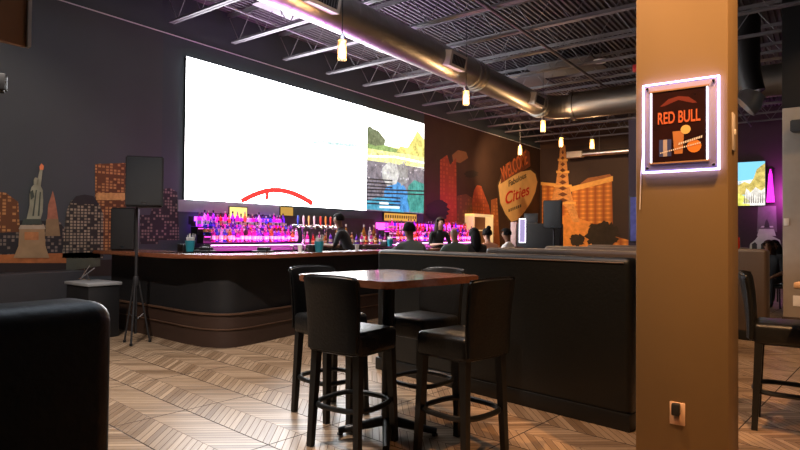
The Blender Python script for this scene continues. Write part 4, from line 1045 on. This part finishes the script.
    if hair == 'bald': bm.free()
    else:
        bmesh.ops.solidify(bm, geom=bm.faces[:], thickness=.008)
        if hair == 'long':
            q = hd-fw*.05
            tube(bm, [q+Vector((0, 0, .06)), q+Vector((0, 0, -.05))-fw*.02, q+Vector((0, 0, -.18))-fw*.05, q+Vector((0, 0, -.33))-fw*.05], [.07, .10, .095, .05], 14)
        if hair == 'bun':
            bmesh.ops.create_uvsphere(bm, u_segments=12, v_segments=8, radius=.045, matrix=Matrix.Translation(hd+Vector((0, 0, .14))-fw*.06))
        ho = obj('hair', bm, hairm, p)
    # eyes, brows, mouth, ears
    for s in (-1, 1):
        bm = B(); bmesh.ops.create_uvsphere(bm, u_segments=8, v_segments=6, radius=.011, matrix=Matrix.Translation(hd+fw*.083+sd_*.03*s+Vector((0, 0, .025))))
        obj('eye', bm, mat('eye_dark', (.03, .02, .02), .2), p)
        bm = B(); bmesh.ops.create_uvsphere(bm, u_segments=8, v_segments=6, radius=1, matrix=Matrix.Translation(hd+sd_*.078*s-fw*.005+Vector((0, 0, .01))) @ rotm @ Matrix.Diagonal((.012, .018, .03, 1)))
        obj('ear', bm, skin, p)
    obj('mouth', box(B(), hd+fw*.077+Vector((0, 0, -.045)), (.04, .012, .01), .003, rotm.to_3x3()), mat('lip_tone', (.30, .09, .07), .5), p)
    return p
def sit(seat=.76, lean=.12, spread=.0, arm='fwd', head=0., face=(0, 1, 0), footz=.30, hunch=0.):
    z = seat+.10
    d = {'pelvis': (0, 0, z), 'chest': (0, lean, z+.36-hunch*.5), 'neck': (0, lean+.03, z+.47-hunch), 'head': (head, lean+.07, z+.62-hunch), 'face': face}
    for s, k in ((-1, 'L'), (1, 'R')):
        sx = s*(.185)
        d['sh'+k] = (sx, lean+.01, z+.41-hunch*.8)
        if arm == 'fwd': d['el'+k] = (s*(.25+spread), lean+.16, z+.17); d['wr'+k] = (s*(.14+spread*.6), lean+.38, z+.24)
        else: d['el'+k] = (s*.23, lean-.0, z+.14); d['wr'+k] = (s*.12, lean+.2, z+.06)
        d['hip'+k] = (s*.10, .03, z-.02); d['kn'+k] = (s*.13, .42, z-.02); d['an'+k] = (s*.12, .40, max(.10, footz+.07))
    return d
def stand(lean=.05, armdown=True, face=(0, 1, 0), reach=.3):
    d = {'pelvis': (0, 0, .95), 'chest': (0, lean, 1.32), 'neck': (0, lean+.03, 1.45), 'head': (0, lean+.07, 1.60), 'face': face}
    for s, k in ((-1, 'L'), (1, 'R')):
        d['sh'+k] = (s*.185, lean, 1.39); d['el'+k] = (s*.24, lean+.08, 1.13); d['wr'+k] = (s*.17, lean+reach, 1.13 if not armdown else 1.16)
        d['hip'+k] = (s*.10, 0, .92); d['kn'+k] = (s*.11, .02, .50); d['an'+k] = (s*.12, 0, .085)
    return d
shc = lambda n, c: mat(n, c, .8)
blk = shc('black_cloth', (.018, .018, .02)); grn = shc('dark_green_cloth', (.05, .075, .06)); gry = shc('grey_cloth', (.11, .13, .12))
pch = shc('peach_cloth', (.75, .38, .24)); wht = shc('white_cloth', (.75, .72, .7)); jean = shc('dark_denim', (.03, .04, .07))
def at_px(px, py, X=None, Y=None): return on_x(px, py, X) if X is not None else on_y(px, py, Y)
# seated along the bar, beyond the partition
pats = [((409, 231), -5.02, 'person in grey shirt seated at the bar with back turned, leaning on both arms', gry, 'skinA', 'short', 70, dict(spread=.14, lean=.16)),
        ((454, 234), -4.95, 'person with shaved head in dark green top seated at the bar', grn, 'skinA', 'bald', 60, dict(lean=.1, face=(.5, .8, 0))),
        ((474, 235), -5.25, 'person with long black hair and black top seated beyond the booth', blk, 'skinA', 'long', 55, dict(lean=.08)),
        ((487, 235), -5.35, 'person with hair in a bun and peach top seated beyond the booth', pch, 'skinB', 'bun', 60, dict(lean=.08)),
        ((506, 235), -5.25, 'person in white shirt facing left seated nearest the glowing booth', wht, 'skinA', 'short', 95, dict(lean=.06, face=(0, 1, 0)))]
for (px, X, lab, sh_, sk, hr, rz, kw) in pats:
    q = on_x(px[0], px[1], X); seat = q.z-.62-.10+ .0
    pz = sit(seat=.60, **kw)
    p = person(lab, (q.x, q.y, 0), math.radians(rz), sh_, jean, M[sk], M['hair'], pz, hr)
    fwd = Vector((-math.sin(math.radians(rz)), math.cos(math.radians(rz))))
    hd_ = Vector(pz['head']); dz = q.z-hd_.z
    p.location = (q.x-fwd.x*hd_.y, q.y-fwd.y*hd_.y, 0)
    p.location.z = dz
    st_ = stool(p.location.x, p.location.y, rz, 'black bar stool under the '+' '.join(lab.replace('person in','person with').split(' seated')[0].split()[:8]), 'stools along the bar')
    st_.scale.z = (.66+dz)/.76
# bartenders
q = on_x(353, 221.5, -6.95)
person('person bartending in black short sleeved shirt, standing under the video wall', (q.x, q.y, 0), math.radians(118), blk, blk, M['skinA'], M['hair'], stand(.20, True, (0, 1, 0), .34), 'short')
q = on_x(438, 222, -6.75)
person('person bartending in black top with pale collar near the right end of the lit bottles', (q.x, q.y, 0), math.radians(-120), blk, blk, M['skinB'], M['hairb'], stand(.04, True), 'long')
# two seated at the right distance
for (px, dpt, lab, rz, sk) in (((771.5, 245), 11.2, 'person in black with clasped hands seated right of the television drawing, nearer one', 165, 'skinA'), ((779.5, 243), 11.9, 'person in black seated farther back against the pale pillar edge', 150, 'skinA')):
    q = EYE+ray(*px)*dpt
    person(lab, (q.x, q.y+.1, 0), math.radians(rz), blk, blk, M[sk], M['hairb'] if dpt < 11.5 else M['hair'], sit(seat=.45, lean=.1, arm='lap', footz=.03), 'long')
    c = thing('dining_chair', 'low black chair under the '+lab.split(' seated')[0]+(', nearer one' if dpt < 11.5 else ', farther one'), 'chair', (q.x, q.y+.1, 0), math.radians(rz))
    obj('seat', box(B(), (0, -.02, .41), (.44, .42, .06), .015), M['leather'], c); obj('backrest', box(B(), (0, -.24, .72), (.42, .04, .45), .015), M['leather'], c)
    for sx in (-1, 1):
        for sy in (-1, 1): obj('leg', tube(B(), [(sx*.19, sy*.19-.02, 0), (sx*.18, sy*.18-.02, .40)], .015, 8), M['legwood'], c)

# ================================================================ LIGHTS
def area(name, loc, size, e, col, tgt=None, spread=None):
    l = bpy.data.lights.new(name, 'AREA'); l.energy = e; l.color = col; l.size = size
    if spread: l.spread = math.radians(spread)
    o = bpy.data.objects.new(name, l); COL.objects.link(o); o.location = loc
    d = (Vector(tgt)-Vector(loc)) if tgt else Vector((0, 0, -1))
    o.rotation_euler = d.to_track_quat('-Z', 'Y').to_euler(); return o
def spot(name, loc, tgt, e, col, ang=60, r=.06, blend=.6):
    l = bpy.data.lights.new(name, 'SPOT'); l.energy = e; l.color = col; l.spot_size = math.radians(ang); l.spot_blend = blend; l.shadow_soft_size = r
    o = bpy.data.objects.new(name, l); COL.objects.link(o); o.location = loc
    o.rotation_euler = (Vector(tgt)-Vector(loc)).to_track_quat('-Z', 'Y').to_euler()
    return o
warm = (1., .62, .32)
def added_spotlight(loc, tgt, e, ang, lab, col=warm, r=.05):  # added spotlight and fixture, put in to shape the warm room lighting
    t = thing('added_spot_lamp', lab, 'added light', loc)
    d = (Vector(tgt)-Vector(loc)).normalized(); z = -d
    bm = tube(B(), [Vector((0, 0, 0))+z*.02, z*.20], .055, 16)
    obj('lamp_head', bm, M['black'], t); obj('stem', tube(B(), [z*.2, Vector((z.x*.2, z.y*.2, 5.425-loc[2]))], .008, 6), M['black'], t)
    obj('lens', tube(B(), [Vector((0, 0, 0))+z*.012, z*.018], .045, 16), mat('warm_lens', (1, .8, .6), .3, emit=(1, .7, .4), es=6), t)
    spot('added_spot_beam', loc, tgt, e, col, ang, r)
added_spotlight((-1.2, 1.0, 4.9), (-.62, 3.4, 2.4), 110, 60, 'added black ceiling spotlight over the aisle before the pillar')
added_spotlight((.6, 2.4, 4.9), (.2, 5.6, 0), 800, 80, 'added black ceiling spotlight over the right aisle', (1., .52, .22))
added_spotlight((-1.8, 2.2, 4.9), (-1.0, 3.6, 0), 380, 50, 'added black ceiling spotlight over the high table', (1., .52, .22))
added_spotlight((-2.2, 8.3, 4.9), (-2.2, 8.2, 0), 200, 90, 'added black ceiling spotlight over the booths')
added_spotlight((-5.6, 15.6, 4.6), (-6.3, YF, 2.5), 520, 50, 'added black ceiling spotlight aimed at the hotel picture')
added_spotlight((-6.6, 14.2, 4.6), (XW, 18.8, 2.9), 600, 55, 'added black ceiling spotlight aimed at the city print')
added_spotlight((-6.0, 1.2, 4.8), (XW, 2.9, 1.7), 150, 65, 'added black ceiling spotlight aimed at the skyline print', (1., .8, .65))
added_spotlight((.9, 10.6, 4.2), (.1, 13.5, 4.4), 90, 34, 'added black ceiling spotlight aimed at the round duct beyond the pillar', (1., .6, .3))
added_spotlight((.8, 9.2, 4.9), (-.2, 11.5, 0), 160, 90, 'added black ceiling spotlight beyond the right aisle')
for (ya, ln) in ((6.9, 2.0), (13.0, 3.8)):
    l = bpy.data.lights.new('shelf_glow', 'AREA'); l.shape = 'RECTANGLE'; l.size = ln; l.size_y = .04; l.energy = 9*ln; l.color = (1., .12, .75)
    o = bpy.data.objects.new('shelf_glow', l); COL.objects.link(o); o.location = (XW+.95, ya, 1.13); o.rotation_euler = Vector((-1, 0, .75)).to_track_quat('-Z', 'Y').to_euler()
    l.size, l.size_y = .04, ln
    o.rotation_euler = (Matrix(((0, -.8, .6), (1, 0, 0), (0, .6, .8))).to_euler()) if False else Vector((-1, 0, .75)).to_track_quat('-Z', 'X').to_euler()
area('purple_bar_glow', (XW+1.4, 7.9, 2.2), .5, 36, (.8, .25, 1.), (XW+3.0, 6.5, 5.4), 110)
area('purple_wall_glow', (-.75, YF-.5, 2.6), .5, 34, (.9, .1, .8), (-.75, YF, 2.7))
w = bpy.data.worlds.new('room_air'); sc.world = w; w.use_nodes = True
w.node_tree.nodes['Background'].inputs[0].default_value = (.7, .75, .9, 1); w.node_tree.nodes['Background'].inputs[1].default_value = .02
area('room_fill_light', (-4., 3.5, 5.3), 5., 80, (.76, .87, 1.))  # broad cool fill added under the deck, no fixture
added_spotlight((-3.6, .9, 4.9), (-4.8, 2.8, 0), 820, 75, 'added black ceiling spotlight over the open floor at the left', (1., .86, .76))
added_spotlight((-4.6, 4.6, 4.75), (-4.4, 4.4, 0), 230, 70, 'added black ceiling spotlight over the floor by the curved bar end', (1., .86, .76))

sc.view_settings.view_transform = 'Standard'; sc.view_settings.look = 'None'; sc.view_settings.gamma = 1; sc.view_settings.use_curve_mapping = False
sc.view_settings.exposure = 0.8
